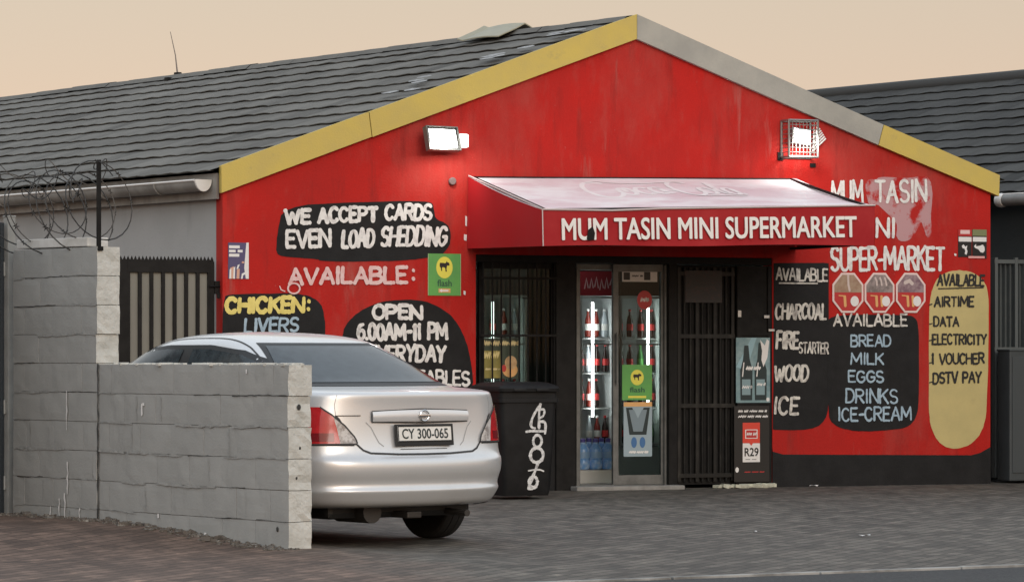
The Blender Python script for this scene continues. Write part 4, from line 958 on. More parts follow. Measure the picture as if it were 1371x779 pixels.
mb = MB(); mb.box((-(x1 - x0) / 2 - .02, -.22, 0), ((x1 - x0) / 2 + .02, .2, .13), bev=.01); mb.done('top_box', INTF, bs)
for lvl in range(1):
    for j in range(2):
        for i in range(3):
            o = wb if first else copy_tree(wb); first = False
            o.location = FAC_M @ Vector((x0 + .065 + (x1 - x0 - .13) * i / 2, WY + j * .16, .165)); o.scale = (1, 1, 1.1)
            o['label'] = ['left hand', 'middle', 'right hand'][i] + ' blue water bottle in the ' + ['front', 'back'][j] + ' row on the plinth inside the doorway'
# a ceiling lamp lights the shop
cl = empty('ceiling_lamp', FAC_M @ Vector(((oL + oR) / 2 - .2, 1.7, zO + .25)), FAC_A, 'fluorescent batten on the ceiling inside the shop', 'ceiling lamp')
mb = MB(); mb.box((-.65, -.05, -.05), (.65, .05, -.002), bev=.006); mb.done('batten', WHITEP, cl); mb = MB(); mb.tube([(-.6, 0, -.075), (.6, 0, -.075)], .016, 8); mb.done('light_tube', M_('ceiling_tube', (1, 1, 1), emit=((.95, 1, .97), 9)), cl)

# ------------------------------------------------------------- block walls
def block_wall(mb, run, h, th, courses, L0=.39, seed=1, end_rough=.0, m_face=0):
    rnd = random.Random(seed); ch = h / courses
    for c in range(courses):
        x = -(L0 / 2 if c % 2 else 0) + rnd.uniform(-.02, .02); z0 = c * ch
        while x < run:
            a, b = max(0, x), min(run, x + L0)
            if b - a > .03:
                dy = rnd.uniform(-.0014, .0014); nx, nz, ny = max(2, int((b - a) / .06)), 4, 3
                g = .0012; gz = .0012
                def pt(i, j, k):
                    u, v, w_ = i / nx, j / ny, k / nz
                    X = a + g + (b - a - 2 * g) * u; Y = th * v + dy; Z = z0 + gz + (ch - 2 * gz) * w_
                    q = noise.noise_vector(Vector((X * 9 + seed, Y * 9, Z * 9))) * .0022 + noise.noise_vector(Vector((X * 31, Y * 31 + seed, Z * 31))) * .0010
                    er = .0016 * (((k in (0, nz)) + (j in (0, ny)) + (i in (0, nx))) >= 2)
                    Y += er * (1 if j == 0 else (-1 if j == ny else 0)); Z += er * .6 * (1 if k == 0 else (-1 if k == nz else 0))
                    if a < .02 and u < .3: X += end_rough * abs(noise.noise(Vector((Y * 24, Z * 14, seed)))) * 2.2 * (1 - u / .3)
                    if X - q.x > a + .002 : pass
                    return Vector((X + (q.x if (i not in (0, nx) or a < .02) else 0), Y + q.y, Z + (q.z if k not in (0,) or c else 0)))
                V = {}
                def vv(i, j, k):
                    if (i, j, k) not in V: V[(i, j, k)] = mb.v(pt(i, j, k))
                    return V[(i, j, k)]
                for i in range(nx):
                    for k in range(nz):
                        mb.mi = 0
                        mb.face([vv(i, 0, k), vv(i + 1, 0, k), vv(i + 1, 0, k + 1), vv(i, 0, k + 1)]); mb.face([vv(i, ny, k), vv(i, ny, k + 1), vv(i + 1, ny, k + 1), vv(i + 1, ny, k)])
                for j in range(ny):
                    for k in range(nz):
                        mb.mi = 1 if a < .02 else 0
                        mb.face([vv(0, j, k), vv(0, j, k + 1), vv(0, j + 1, k + 1), vv(0, j + 1, k)]); mb.mi = 0; mb.face([vv(nx, j, k), vv(nx, j + 1, k), vv(nx, j + 1, k + 1), vv(nx, j, k + 1)])
                for i in range(nx):
                    for j in range(ny):
                        mb.face([vv(i, j, 0), vv(i, j + 1, 0), vv(i + 1, j + 1, 0), vv(i + 1, j, 0)]); mb.face([vv(i, j, nz), vv(i + 1, j, nz), vv(i + 1, j + 1, nz), vv(i, j + 1, nz)])
            x += L0
    mb.mi = 0; mb.box((.03, .012, 0), (run - .004, th - .012, h - .012))
# local x runs away from the street along the wall, local y to the left; shift so that the face towards the left is at y = thickness
WTH = .182
def run_at(px):
    k = (px - CX) / FOC; return (W0.x - k * W0.y) / (k * wd.y - wd.x)
s_mid = run_at(131); s_far = run_at(18)
low = empty('low_block_wall', W0 + wn * WTH, wa, 'low grey painted block wall with a crumbling pale end, in front of the silver car', 'wall')
mb = MB(); mb.mats = [BLOCK, BLOCKEND]; block_wall(mb, s_mid - .006, 1.212, WTH, 6, seed=3, end_rough=.013); mb.done('block_courses', None, low)
mb = MB(); rr = random.Random(8)                                  # chips showing white under the paint, mortar crumbs on top
mb.mats = [WHP, BLOCKEND]
for (px, py, w, h) in ((191, 548, .022, .085), (193, 541, .03, .02), (331, 497, .016, .028), (213, 690, .02, .03), (276, 714, .03, .016)):
    s = run_at(px); z = EYE - (py - HZ) * (W0.y + wd.y * s) / FOC
    mb.face([mb.v((s + a_ * w, WTH + .0075, z + b_ * h)) for a_, b_ in ((-.5, -.4), (-.1, -.5), (.4, -.5), (.5, .3), (.2, .5), (-.4, .45))])
mb.done('paint_chips', None, low)
mb = MB()
for (px, py, r_) in ((401, 545, .02), (372, 709, .018), (396, 640, .012), (403, 600, .011)):
    s = run_at(px) if px < 388 else 0; z = EYE - (py - HZ) * W0.y / FOC
    if px < 388: mb.lathe([(r_, 0), (r_ * .6, .004)], 9, Matrix.Translation((s, WTH + .004, z)) @ Matrix.Rotation(R(-90), 4, 'X') @ Matrix.Scale(.7, 4, (1, 0, 0)))
    else: mb.lathe([(r_, 0), (r_ * .6, .004)], 9, Matrix.Translation((.006, WTH * .55 - (px - 401) * .004, z)) @ Matrix.Rotation(R(-90), 4, 'Y') @ Matrix.Scale(.8, 4, (0, 1, 0)))
mb.done('plug_holes', M_('dark_hole', (.04, .04, .038), .9), low)
MORT = M_('mortar_smear', (.36, .365, .35), .9, noise_scale=9, col2=(.27, .275, .265), bump=.6)
DARKC = M_('dark_crack', (.045, .045, .043), .9)
def wall_joints(parent, s0, s1, courses, ch, seed, z_start=0):
    """uneven mortar smears and hairline cracks along the joints on the left-hand face"""
    rr = random.Random(seed); mb = MB(); mk = MB()
    for c in range(1, courses):
        z = c * ch; x = s0 + .02; k = 0
        while x < s1 - .12:
            e = min(s1 - .02, x + rr.uniform(.2, .8)); n = max(3, int((e - x) / .05)); typ = rr.random()
            pts = [(x + (e - x) * i / n, z + rr.uniform(-.003, .003) + .005 * math.sin(x * 3 + i * .35)) for i in range(n + 1)]
            (mk if typ < .34 else mb).ribbon(pts, rr.uniform(.003, .0065) if typ < .34 else rr.uniform(.010, .020), WTH + .0068 + .0006 * (k % 3), [rr.uniform(.3, 1.3) for _ in pts]) if typ < .74 else None
            x = e + rr.uniform(.02, .2); k += 1
            if rr.random() < .28:
                v = [(x + rr.uniform(-.006, .006), z - ch * .92 + ch * .84 * i / 5) for i in range(6)]; mb.ribbon(v, .006, WTH + .0085, [rr.uniform(.4, 1.3) for _ in v])
    mb.done('mortar_smears', MORT, parent); mk.done('joint_cracks', DARKC, parent)
wall_joints(low, 0, s_mid, 6, 1.212 / 6, 4)
mb = MB(); rr = random.Random(31); pts = [(s_mid - .012 + rr.uniform(-.005, .005), .02 + 1.19 * i / 24) for i in range(25)]; mb.ribbon(pts, .016, WTH + .009, [rr.uniform(.5, 1.3) for _ in pts]); mb.done('joint_cracks', DARKC, low)
mb = MB(); rr = random.Random(12)
for i in range(60):
    s = rr.uniform(.0, s_mid - .05); q = rr.uniform(.006, .02); mb.box((-q * 2.5, -q, -.012), (q * 2.5, q, q * .55), Matrix.Translation((s, rr.uniform(.02, WTH - .012), 1.213)) @ Matrix.Rotation(rr.uniform(0, 3), 4, 'Z'), bev=.003)
mb.done('mortar_crumbs', BLOCKEND, low)
TW = W0 + wn * WTH + wd * s_mid
tall = empty('tall_block_wall', TW, wa, 'tall grey block wall with a pale block end, topped by razor wire', 'wall')
mb = MB(); mb.mats = [BLOCK, BLOCKEND]; block_wall(mb, s_far - s_mid, 2.03, WTH + .004, 10, seed=5, end_rough=.008); mb.done('block_courses', None, tall); wall_joints(tall, 0, s_far - s_mid, 10, .203, 14)
mb = MB(); rr = random.Random(17)
for (u, z0, z1) in ((.62, .75, 1.02), (.60, .30, .52), (.35, .05, .2), (.78, .08, .26), (.97, .04, .2), (.66, .12, .3)):
    v = [(u * (s_far - s_mid) * .55 + rr.uniform(-.006, .006), z0 + (z1 - z0) * i / 6) for i in range(7)]; mb.ribbon(v, .016, WTH + .014, [rr.uniform(.3, 1.3) for _ in v])
mb.done('paint_chips', WHP, tall)
# weeds, grit and crumbs along the foot of the wall
mb = MB(); rr = random.Random(44)
for i in range(420):
    s = rr.uniform(-.1, s_far); q = rr.uniform(.004, .014) * (1.8 if rr.random() < .06 else 1); c = W0 + wd * s - wn * (rr.random() ** 2 * .22 - .01)
    mb.box((-q * 1.4, -q, -.004), (q * 1.4, q, q), Matrix.Translation((c.x, c.y, ground_z(c.x, c.y))) @ Matrix.Rotation(rr.uniform(0, 3), 4, 'Z') @ Matrix.Rotation(rr.uniform(-.4, .4), 4, 'X'))
tag(mb.done('grit', M_('wall_grit', (.11, .095, .08), .9, noise_scale=30, col2=(.34, .33, .30), lo=.5, hi=.75)), 'grit and crumbs along the foot of the low block wall', 'grit', kind='stuff')
# white plank lying along the top of the tall wall
pk = empty('white_plank', TW + Vector((0, 0, 2.03)) + wd * .14, wa, 'white painted plank lying along the top of the tall block wall', 'plank')
mb = MB(); L_ = s_far - s_mid - .18; mb.box((0, .01, .004), (L_, WTH - .002, .068), Matrix.Rotation(R(-.4), 4, 'Y'), bev=.005); mb.done('board', M_('white_plank_paint', (.72, .71, .68), .6, noise_scale=4, col2=(.55, .54, .5)), pk)
# black pole and the razor wire coil
zt = EYE - (215 - HZ) * TW.y / FOC
po = empty('steel_pole', TW + wd * .02 - wn * (WTH - .02) + Vector((0, 0, 2.0)), wa, 'thin black steel pole standing at the near end of the tall wall', 'pole')
mb = MB(); mb.box((-.013, -.013, 0), (.013, .013, zt - 2.0), bev=.003); mb.done('upright', DARKM, po); mb = MB(); mb.box((-.03, -.02, .0), (.03, .02, .03), bev=.003); mb.done('foot_plate', DARKM, po)
rz_ = empty('razor_wire', TW + Vector((0, 0, 2.05)) - wn * (-.0) - wn * WTH * .5, wa, 'loose coil of razor wire along the top of the tall block wall', 'razor wire')
mb = MB(); rr = random.Random(4); NL = 8; Lr = s_far - s_mid + .3; pts = []
for i in range(NL * 26 + 1):
    a = 2 * pi * i / 26; u = i / (NL * 26); rad = .25 + .035 * sin(u * 23) + .02 * sin(a * .37 + 2)
    pts.append(Vector((.03 + (Lr - .1) * u + .12 * sin(a * 1.0 + .4) + .05 * sin(u * 31), rad * .9 * cos(a), .28 + rad * sin(a) * 1.04 - .04 * u + .03 * sin(u * 17))))
mb.tube(pts, .0048, 4)
pts2 = [Vector((-.05 + Lr * i / 90, .10 * sin(i * .31), .47 + .10 * sin(i * .17) + .05 * sin(i * .6))) for i in range(91)]; mb.tube(pts2, .004, 4)
mb.done('wire_coil', M_('rusty_wire', (.045, .042, .038), .5, metal=.4), rz_)
mb = MB()
for i in range(4, len(pts) - 2, 3):
    p = pts[i]; t_ = (pts[i + 1] - pts[i - 1]).normalized(); s_ = t_.cross(Vector((.3, .5, .8))).normalized(); u_ = t_.cross(s_)
    for sg in (-1, 1):
        q = p + s_ * .026 * sg; mb.face([mb.v(p + t_ * .011 + u_ * .001), mb.v(q + t_ * .016), mb.v(p - t_ * .004 - u_ * .001)]); mb.face([mb.v(p + t_ * .005 + u_ * .001), mb.v(q - t_ * .018), mb.v(p - t_ * .011 - u_ * .001)])
tag(mb.done('barbs', DARKM, rz_), kind='stuff')
# grey gate post at the far left with a dark sliding panel
GPD = TW.y + wd.y * (s_far - s_mid) + .06
gp = empty('gate_post', Vector(((12.5 - CX) * GPD / FOC, GPD, .0)), wa, 'pale grey steel gate post at the far left beside the tall wall', 'post')
zt = EYE - (291 - HZ) * gp.location.y / FOC
mb = MB(); mb.box((-.032, -.032, -.02), (.032, .032, zt), bev=.005); mb.done('post', STEELG, gp); mb = MB(); mb.box((-.036, -.036, zt), (.036, .036, zt + .012), bev=.003)
mb.done('post_cap', STEELG, gp); mb = MB(); 
for z in (.35, .9, 1.9): mb.tube([(0, .045, z - .05), (0, .045, z + .05)], .015, 8); mb.box((-.01, .03, z - .04), (.01, .05, z + .04))
mb.done('hinge', STEELG, gp)
gg = empty('yard_gate', gp.location + Vector((-.06, -.02, 0)), wa + R(20), 'dark blue grey sheet steel gate leaf cut off by the left edge', 'gate')
mb = MB(); mb.box((-.02, .0, .06), (.02, 1.5, zt - .06)); mb.done('sheet', BLUEG, gg)
mb = MB()
for y in (.0, .72, 1.46): mb.box((-.034, y, .04), (.034, y + .04, zt - .04), bev=.004)
for z in (.04, 1.1, zt - .08): mb.box((-.03, .041, z), (.03, 1.459, z + .04))
mb.done('gate_frame', BLUEG, gg)

# ------------------------------------------------------------- side gate left of the shop
ga, gb = fac(159, 450, -.12)[0], fac(286, 450, -.12)[0]
zg = fac(225, 347, -.12)[1]; gw = gb - ga
sgt = empty('side_gate', FAC_M @ Vector((ga, .12, 0)), FAC_A, 'beige panelled steel gate with dark bars and a toothed top beside the shop', 'gate')
mb = MB(); mb.box((0, -.025, .05), (.075, .025, zg - .02)); mb.box((gw - .04, -.025, .05), (gw, .025, zg - .02)); mb.box((.076, -.025, zg - .12), (gw - .041, .025, zg - .03)); mb.box((.076, -.025, .05), (gw - .041, .025, .12)); mb.done('gate_frame', DARKM, sgt)
mb = MB(); mb.box((.07, .004, .1), (gw - .035, .012, zg - .1)); mb.done('panel', GATEP, sgt)
mb = MB(); n = 7
for i in range(n + 1):
    x = .085 + (gw - .13) * i / n; mb.box((x - .017, -.022, .12), (x + .017, .003, zg - .115), bev=.003)
mb.done('bars', DARKM, sgt)
mb = MB(); m = 26; T = [(0, zg - .03)]
for i in range(m): T += [(gw * (i + .1) / m, zg - .005), (gw * (i + .5) / m, zg + .028), (gw * (i + .9) / m, zg - .005)]
T += [(gw, zg - .03)]; mb.prism(T, -.008, .004); mb.done('toothed_strip', DARKM, sgt)
zz = fac(290, 385, -.12)[1]; mb = MB(); mb.box((gw, -.04, zz - .06), (gw + .055, .01, zz + .06), bev=.004); mb.tube([(gw - .05, -.045, zz + .01), (gw + .09, -.045, zz + .01)], .009, 6); mb.box((gw + .015, -.06, zz - .10), (gw + .05, -.04, zz - .05), bev=.004); mb.done('latch', DARKM, sgt)

# ------------------------------------------------------------- wheelie bin
BINM = M_('black_bin_plastic', (.008, .008, .0085), .5, noise_scale=6, col2=(.015, .015, .0155), rough2=.65, spec=.25)
bp = ground_at(709, 668); bn = empty('wheelie_bin', bp, FAC_A + R(2), 'black wheelie bin with white painted marks, standing beside the silver car', 'bin')
mb = MB(); H_ = .98
def ringb(w, d0, d1, z, rc=.05):
    pts = []
    for cx, cy, a0 in ((w - rc, d1 - rc, 0), (-w + rc, d1 - rc, 90), (-w + rc, d0 + rc, 180), (w - rc, d0 + rc, 270)):
        for k in range(5): pts.append((cx + rc * cos(R(a0 + 22.5 * k)), cy + rc * sin(R(a0 + 22.5 * k)), z))
    return [mb.v(p) for p in pts]
lv = [ringb(.225, .05, .50, .03), ringb(.235, .03, .53, .10), ringb(.265, .005, .60, .70), ringb(.275, .0, .64, .86), ringb(.29, -.015, .67, .862, .04), ringb(.29, -.015, .67, .90, .04), ringb(.28, .0, .65, .902, .04), ringb(.28, .0, .65, .955, .04)]
for a, b in zip(lv, lv[1:]):
    for k in range(20): mb.face([a[k], a[(k + 1) % 20], b[(k + 1) % 20], b[k]])
mb.face(lv[0]); mb.face(lv[-1]); mb.done('bin_body', BINM, bn, smooth=35)
mb = MB(); lv = [ringb(.295, -.03, .68, .957, .05), ringb(.298, -.035, .69, .985, .05), ringb(.29, -.02, .68, 1.005, .05), ringb(.23, .06, .6, 1.035, .05), ringb(.18, .12, .5, 1.042, .05)]
for a, b in zip(lv, lv[1:]):
    for k in range(20): mb.face([a[k], a[(k + 1) % 20], b[(k + 1) % 20], b[k]])
mb.face(lv[0]); mb.face(lv[-1]); 
for s_ in (-1, 1): mb.box((.05 * s_ - .12 * (s_ < 0), -.05, .96), (.05 * s_ + .12 * (s_ > 0), -.03, .985), bev=.006)
mb.done('lid', BINM, bn, smooth=35)
mb = MB(); mb.tube([(-.2, .70, .93), (.2, .70, .93)], .016, 8)
for s_ in (-1, 1): mb.box((s_ * .2 - .015, .63, .90), (s_ * .2 + .015, .715, .95), bev=.004)
mb.done('handle', BINM, bn)
for s_ in (-1, 1):
    mb = MB(); mb.lathe([(.03, -.02), (.095, -.025), (.10, 0), (.095, .025), (.03, .02)], 20, Matrix.Translation((s_ * .25, .55, .10)) @ Matrix.Rotation(R(90), 4, 'Y')); mb.done('wheel', DARKM, bn, smooth=40)
# white brushed marks on the front of the bin
def binface(u, v):                                                # zoom coordinates (334 x 779) over photo 690..750, 530..670
    px, py = 690 + u * 60 / 334, 530 + v * 140 / 779
    d = bp.y + .02; X = (px - CX) * d / FOC; z = EYE - (py - HZ) * d / FOC
    l = bn.matrix_basis.inverted() @ Vector((X, d, z)); return (l.x, l.z)
GRF = [([(195, 60), (165, 100), (135, 140), (115, 185), (110, 230), (150, 240)], 20), ([(190, 70), (182, 140), (185, 240)], 22), ([(195, 100), (235, 98), (225, 150), (185, 165)], 16), ([(190, 190), (245, 190), (240, 280)], 20), ([(70, 265), (120, 258), (180, 262), (240, 262)], 18),
       (arc(172, 335, 38, 45, 0, 350, 16), 22), (arc(168, 440, 58, 55, 0, 350, 18), 26), ([(180, 500), (155, 560), (120, 630), (100, 690)], 24), ([(95, 555), (150, 548), (200, 548), (232, 560)], 12), (arc(140, 640, 38, 40, -60, 260, 14), 24), ([(100, 690), (140, 690), (170, 675)], 18)]
mb = MB(); rr = random.Random(2); lean = .25 / .6
for k, (st, sw) in enumerate(GRF):
    pts = [binface(u, v) for u, v in chaikin(st, 2, False)]
    mb.ribbon(pts, sw * .00118, -.0 - .0004 * k, [rr.uniform(.75, 1.2) for _ in pts])
for v in mb.bm.verts:                                             # lay the strokes on the sloping front
    z = v.co.z; f = .03 - .025 * (z - .10) / .60 if z < .70 else .005 - .005 * (z - .70) / .16
    v.co.y += f - .003
mb.done('brushed_marks', M_('thin_white_paint', (.74, .74, .73), .6, noise_scale=30, col2=(.30, .30, .30), lo=.45, hi=.72), bn)

# ------------------------------------------------------------- things on the roof
def on_ridge(px):
    """point on the ridge of the shop seen in photo column px"""
    p0 = FAC_M @ Vector((tA, .02, zA)); d = FAC_M.to_3x3() @ D_L; k = (px - CX) / FOC
    s = (p0.x - k * p0.y) / (k * d.y - d.x); return p0 + d * s
RD = FAC_A + math.atan2(D_L.y, D_L.x)
an = empty('roof_antenna', on_ridge(238) + Vector((0, 0, -.03)), RD, 'thin bare antenna rod leaning slightly on the roof ridge at the left', 'antenna')
mb = MB(); mb.tube([(0, 0, 0), (.02, .02, .25), (.05, .07, .52)], [.012, .007, .004], 6); mb.done('rod', M_('weathered_rod', (.22, .19, .17), .6), an); mb = MB(); mb.box((-.04, -.03, 0), (.04, .03, .05), bev=.006); mb.box((-.10, .10, -.12), (-.02, .20, -.02), bev=.01); mb.done('base_block', DARKM, an)
q0, q1 = on_ridge(648), on_ridge(703); Ls = (q1 - q0).length
sh_ = empty('loose_roof_sheet', q1 + Vector((0, 0, .035)), RD, 'bent beige metal sheet lying over the roof ridge', 'roof sheet')
mb = MB(); th = .012
prof_ = [(.34, -.135), (.22, -.085), (.10, -.035), (0, .015), (-.06, -.01), (-.14, -.05)]
a = [[mb.v((x + (.12 if k == 0 else 0) * 0 + (.28 * (k / 5.0) - .14) * 0, y, z + (.03 if x > Ls * .9 else .0) + .015 * sin(x * 5))) for k, (y, z) in enumerate(prof_)] for x in [Ls * i / 8 for i in range(9)]]
b = [[mb.v(v.co + Vector((0, 0, th))) for v in r_] for r_ in a]
for g_ in (a, b):
    for i in range(8):
        for k in range(5): mb.face([g_[i][k], g_[i + 1][k], g_[i + 1][k + 1], g_[i][k + 1]])
for i in range(8):
    for k in (0, 5): mb.face([a[i][k], a[i + 1][k], b[i + 1][k], b[i][k]])
for k in range(5):
    for i in (0, 8): mb.face([a[i][k], a[i][k + 1], b[i][k + 1], b[i][k]])
mb.done('metal_sheet', M_('beige_sheet_metal', (.36, .34, .24), .5, noise_scale=4, col2=(.30, .285, .21)), sh_)
# pale sealant patches on the tiles near the verge
SEALANT = M_('pale_sealant', (.42, .42, .41), .7, noise_scale=14, col2=(.22, .22, .215)); rr = random.Random(6)
E_ = Vector((xTL - .06, .01, zTL - .045)); A2 = Vector((tA, .01, zA - .035)); upn = (A2 - E_).cross(D_L); upn = (upn if upn.z > 0 else -upn).normalized()
for (u0, u1, a0, a1) in ((.10, .85, .46, .60), (.25, .55, .70, .78), (.12, .45, .86, .89)):
    for k in range(5):
        mb = MB(); u = u0 + (u1 - u0) * rr.random(); n_ = 6; a_ = a0 + (a1 - a0) * rr.random(); 
        c = [E_.lerp(A2, a_ + .012 * sin(2 * pi * i / n_) * rr.uniform(.5, 1)) + D_L * (u + .16 * cos(2 * pi * i / n_) * rr.uniform(.6, 1)) + upn * (.058 + .002 * k) for i in range(n_)]
        mb.face([mb.v(p) for p in c]); mb.done('sealant_patch', SEALANT, shop)

# ------------------------------------------------------------- the neighbour on the right
NB = Vector(((1371 - CX) * 33.4 / FOC, 33.4, 0)); DW = (FAC_M.to_3x3() @ D_L).normalized(); RW = Vector((DW.y, -DW.x, 0))
zE = EYE + (HZ - 256) * 33.4 / FOC
house = empty('neighbour_house', NB, 0, 'dark grey house with a dark tiled roof behind the shop at the right', 'house')
rise = 3.95
mb = MB(); f0 = -DW * 9 + RW * .42; f1 = DW * 11 + RW * .42; w_ = RW * .2
q = [f0, f1, f1 + w_, f0 + w_]; lo = [mb.v((v.x, v.y, -.05)) for v in q]; hi = [mb.v((v.x, v.y, zE - .12)) for v in q]; mb.face(lo); mb.face(hi)
for i in range(4): mb.face([lo[i], lo[(i + 1) % 4], hi[(i + 1) % 4], hi[i]])
mb.done('wall', DGREYW, house)
mb = MB(); e0, e1 = f0 + RW * (rise - .45) * 2, f1 + RW * (rise - .45) * 2; q = [f0 + RW * .2, e0, e0 + DW * .2, f0 + RW * .2 + DW * .2]
lo = [mb.v((v.x, v.y, -.05)) for v in q]; hi = [mb.v((v.x, v.y, zE - .1)) for v in q]
for i in range(4): mb.face([lo[i], lo[(i + 1) % 4], hi[(i + 1) % 4], hi[i]])
mb.done('wall', DGREYW, house)
Er = Vector((0, 0, zE)) - DW * 9.2; Ar = Er + RW * rise + Vector((0, 0, rise * math.tan(R(22.3))))
roof_slope('roof', TILED, house, Er, Ar, DW, 30, 13, seed=11)
roof_slope('roof', TILED, house, Er + RW * rise * 2, Ar, DW, 30, 13, seed=12)
mb = MB(); mb.tube([Ar, Ar + DW * 30], .09, 8); mb.done('ridge_tiles', M_('dark_ridge_tile', (.05, .05, .048), .85), house, smooth=60)
g0 = Vector((0, 0, zE - .085)) - RW * .05; mb = MB()
k_ = (1341 - CX) / FOC; gs = (NB.x + g0.x - k_ * (NB.y + g0.y)) / (k_ * DW.y - DW.x)
mb.tube([g0 - DW * 9, g0 + DW * gs], .062, 12); gt = mb.done('gutter', M_('dark_weathered_gutter', (.17, .17, .165), .5, noise_scale=5, col2=(.25, .25, .24)), house, smooth=60)
mb = MB(); c_ = g0 + DW * (gs + .0); mb.lathe([(.02, -.05), (.066, -.045), (.075, .0), (.066, .045), (.02, .05)], 16, Matrix.Translation(c_) @ DW.to_track_quat('Z', 'Y').to_matrix().to_4x4()); mb.tube([g0 - DW * 9 + Vector((0, 0, .06)) - RW * .02, g0 + DW * gs + Vector((0, 0, .06)) - RW * .02], .009, 6); mb.done('gutter_end_cap', GUTW, gt, smooth=50)
# dark corrugated side gate between shop and neighbour
g1, _ = fac(1329, 450, -.35); g2 = g1 + .62
zg = fac(1345, 345, -.35)[1]; rg = empty('corrugated_gate', FAC_M @ Vector((g1, .35, 0)), FAC_A, 'tall dark ribbed steel gate between the shop and the grey house', 'gate')
mb = MB(); n = 40; a = []; b = []
for i in range(n + 1):
    x = .02 + .56 * i / n; y = .018 * (1 if (i // 2) % 2 else -1); a.append(mb.v((x, y, .12))); b.append(mb.v((x, y, zg - .06)))
for i in range(n): mb.face([a[i], a[i + 1], b[i + 1], b[i]])
GT = M_('dark_teal_grey_steel', (.075, .09, .093), .5, noise_scale=4, col2=(.055, .066, .07)); mb.done('ribbed_sheet', GT, rg)
mb = MB()
for x in (0, .235, .58): mb.box((x, -.05, .04), (x + .035, -.01 if x == .235 else .03, zg), bev=.004)
for z in (zg - .06, fac(1345, 470, -.35)[1], .10): mb.box((-.004, -.045, z), (.62, -.012, z + .04))
mb.done('gate_frame', M_('grey_gate_frame', (.12, .14, .143), .5), rg)
q0 = fac(1347, 640, -.05)[0]; mt = empty('steel_cabinet', FAC_M @ Vector((q0, .0, 0)), FAC_A, 'low dark painted steel cabinet at the right edge beside the ribbed gate', 'cabinet')
zc = fac(1360, 470, -.0)[1]; mb = MB(); mb.box((0, -.02, .02), (.75, .22, zc), bev=.012); mb.done('cabinet_body', M_('slate_paint', (.062, .073, .078), .6, noise_scale=3, col2=(.05, .06, .063)), mt)
mb = MB(); mb.box((.03, -.030, .10), (.36, -.0205, zc - .06), bev=.004); mb.box((.38, -.030, .10), (.72, -.0205, zc - .06), bev=.004); mb.done('cabinet_door', M_('slate_paint', (.06, .071, .076), .6), mt)
mb = MB(); mb.box((-.005, -.03, zc), (.755, .23, zc + .02), bev=.006); mb.done('cabinet_top', GT, mt)
# litter on the paving
for i, (px, py, s_, lab) in enumerate(((1157, 718, .028, 'small crumpled white paper scrap on the open paving'), (1011, 712, .016, 'tiny white scrap on the paving below the price board'), (1090, 651, .03, 'flat pale scrap at the foot of the black plinth'))):
    g = ground_at(px, py); mb = MB(); rr = random.Random(i)
    vs2 = [[mb.v((s_ * (a - 1.5), s_ * (b - 1) * .8, .004 + s_ * .5 * rr.random())) for b in range(3)] for a in range(4)]
    for a in range(3):
        for b in range(2): mb.face([vs2[a][b], vs2[a + 1][b], vs2[a + 1][b + 1], vs2[a][b + 1]])
    o = mb.done('paper_scrap', WHP, None, loc=g, rz=i * 1.3); tag(o, lab, 'litter')
# ------------------------------------------------------------- the silver sedan
CA = R(39)                                                       # heading, to the left of straight ahead
hx = Vector((-sin(CA), cos(CA), 0))
DP = 21.9; PP = Vector(((565 - CX) * DP / FOC, DP, 0))          # where the number plate is
car = empty('parked_car', PP - hx * .10 - Vector((0, 0, .004)), R(90) + CA, 'silver four door sedan parked behind the low block wall, its tail towards the street', 'car')
PAINT = M_('silver_car_paint', (.66, .665, .665), .33, metal=.45, noise_scale=400, col2=(.72, .725, .725), coat=.5)
add_layer(PAINT, (.54, .53, .50), 3, .5, .85, .45)
CGL = M_('dark_car_glass', (.014, .021, .026), .08, spec=.42, noise_scale=14, col2=(.034, .046, .054), rough2=.22)
TRIM = M_('black_car_trim', (.012, .012, .012), .5); CHR = M_('bright_chrome', (.72, .72, .72), .12, metal=1.0)
CREASE = M_('soft_crease', (.36, .36, .355), .5)
SEAM = M_('dark_panel_gap', (.03, .03, .03), .6)
TREAD = M_('tyre_rubber', (.014, .014, .014), .8, noise_scale=40, col2=(.025, .024, .023)); RIM = M_('grey_wheel_cover', (.40, .40, .40), .35, metal=.7)
LRED = M_('red_lamp_plastic', (.42, .008, .012), .12, coat=.6, noise_scale=9, col2=(.58, .016, .02)); LCLR = M_('clear_lamp_plastic', (.60, .58, .56), .10, coat=.6, noise_scale=26, col2=(.28, .25, .24), lo=.42, hi=.6); LDRK = M_('deep_red_lamp_plastic', (.20, .004, .008), .12, coat=.6)
HT = .985                                                          # overall height factor
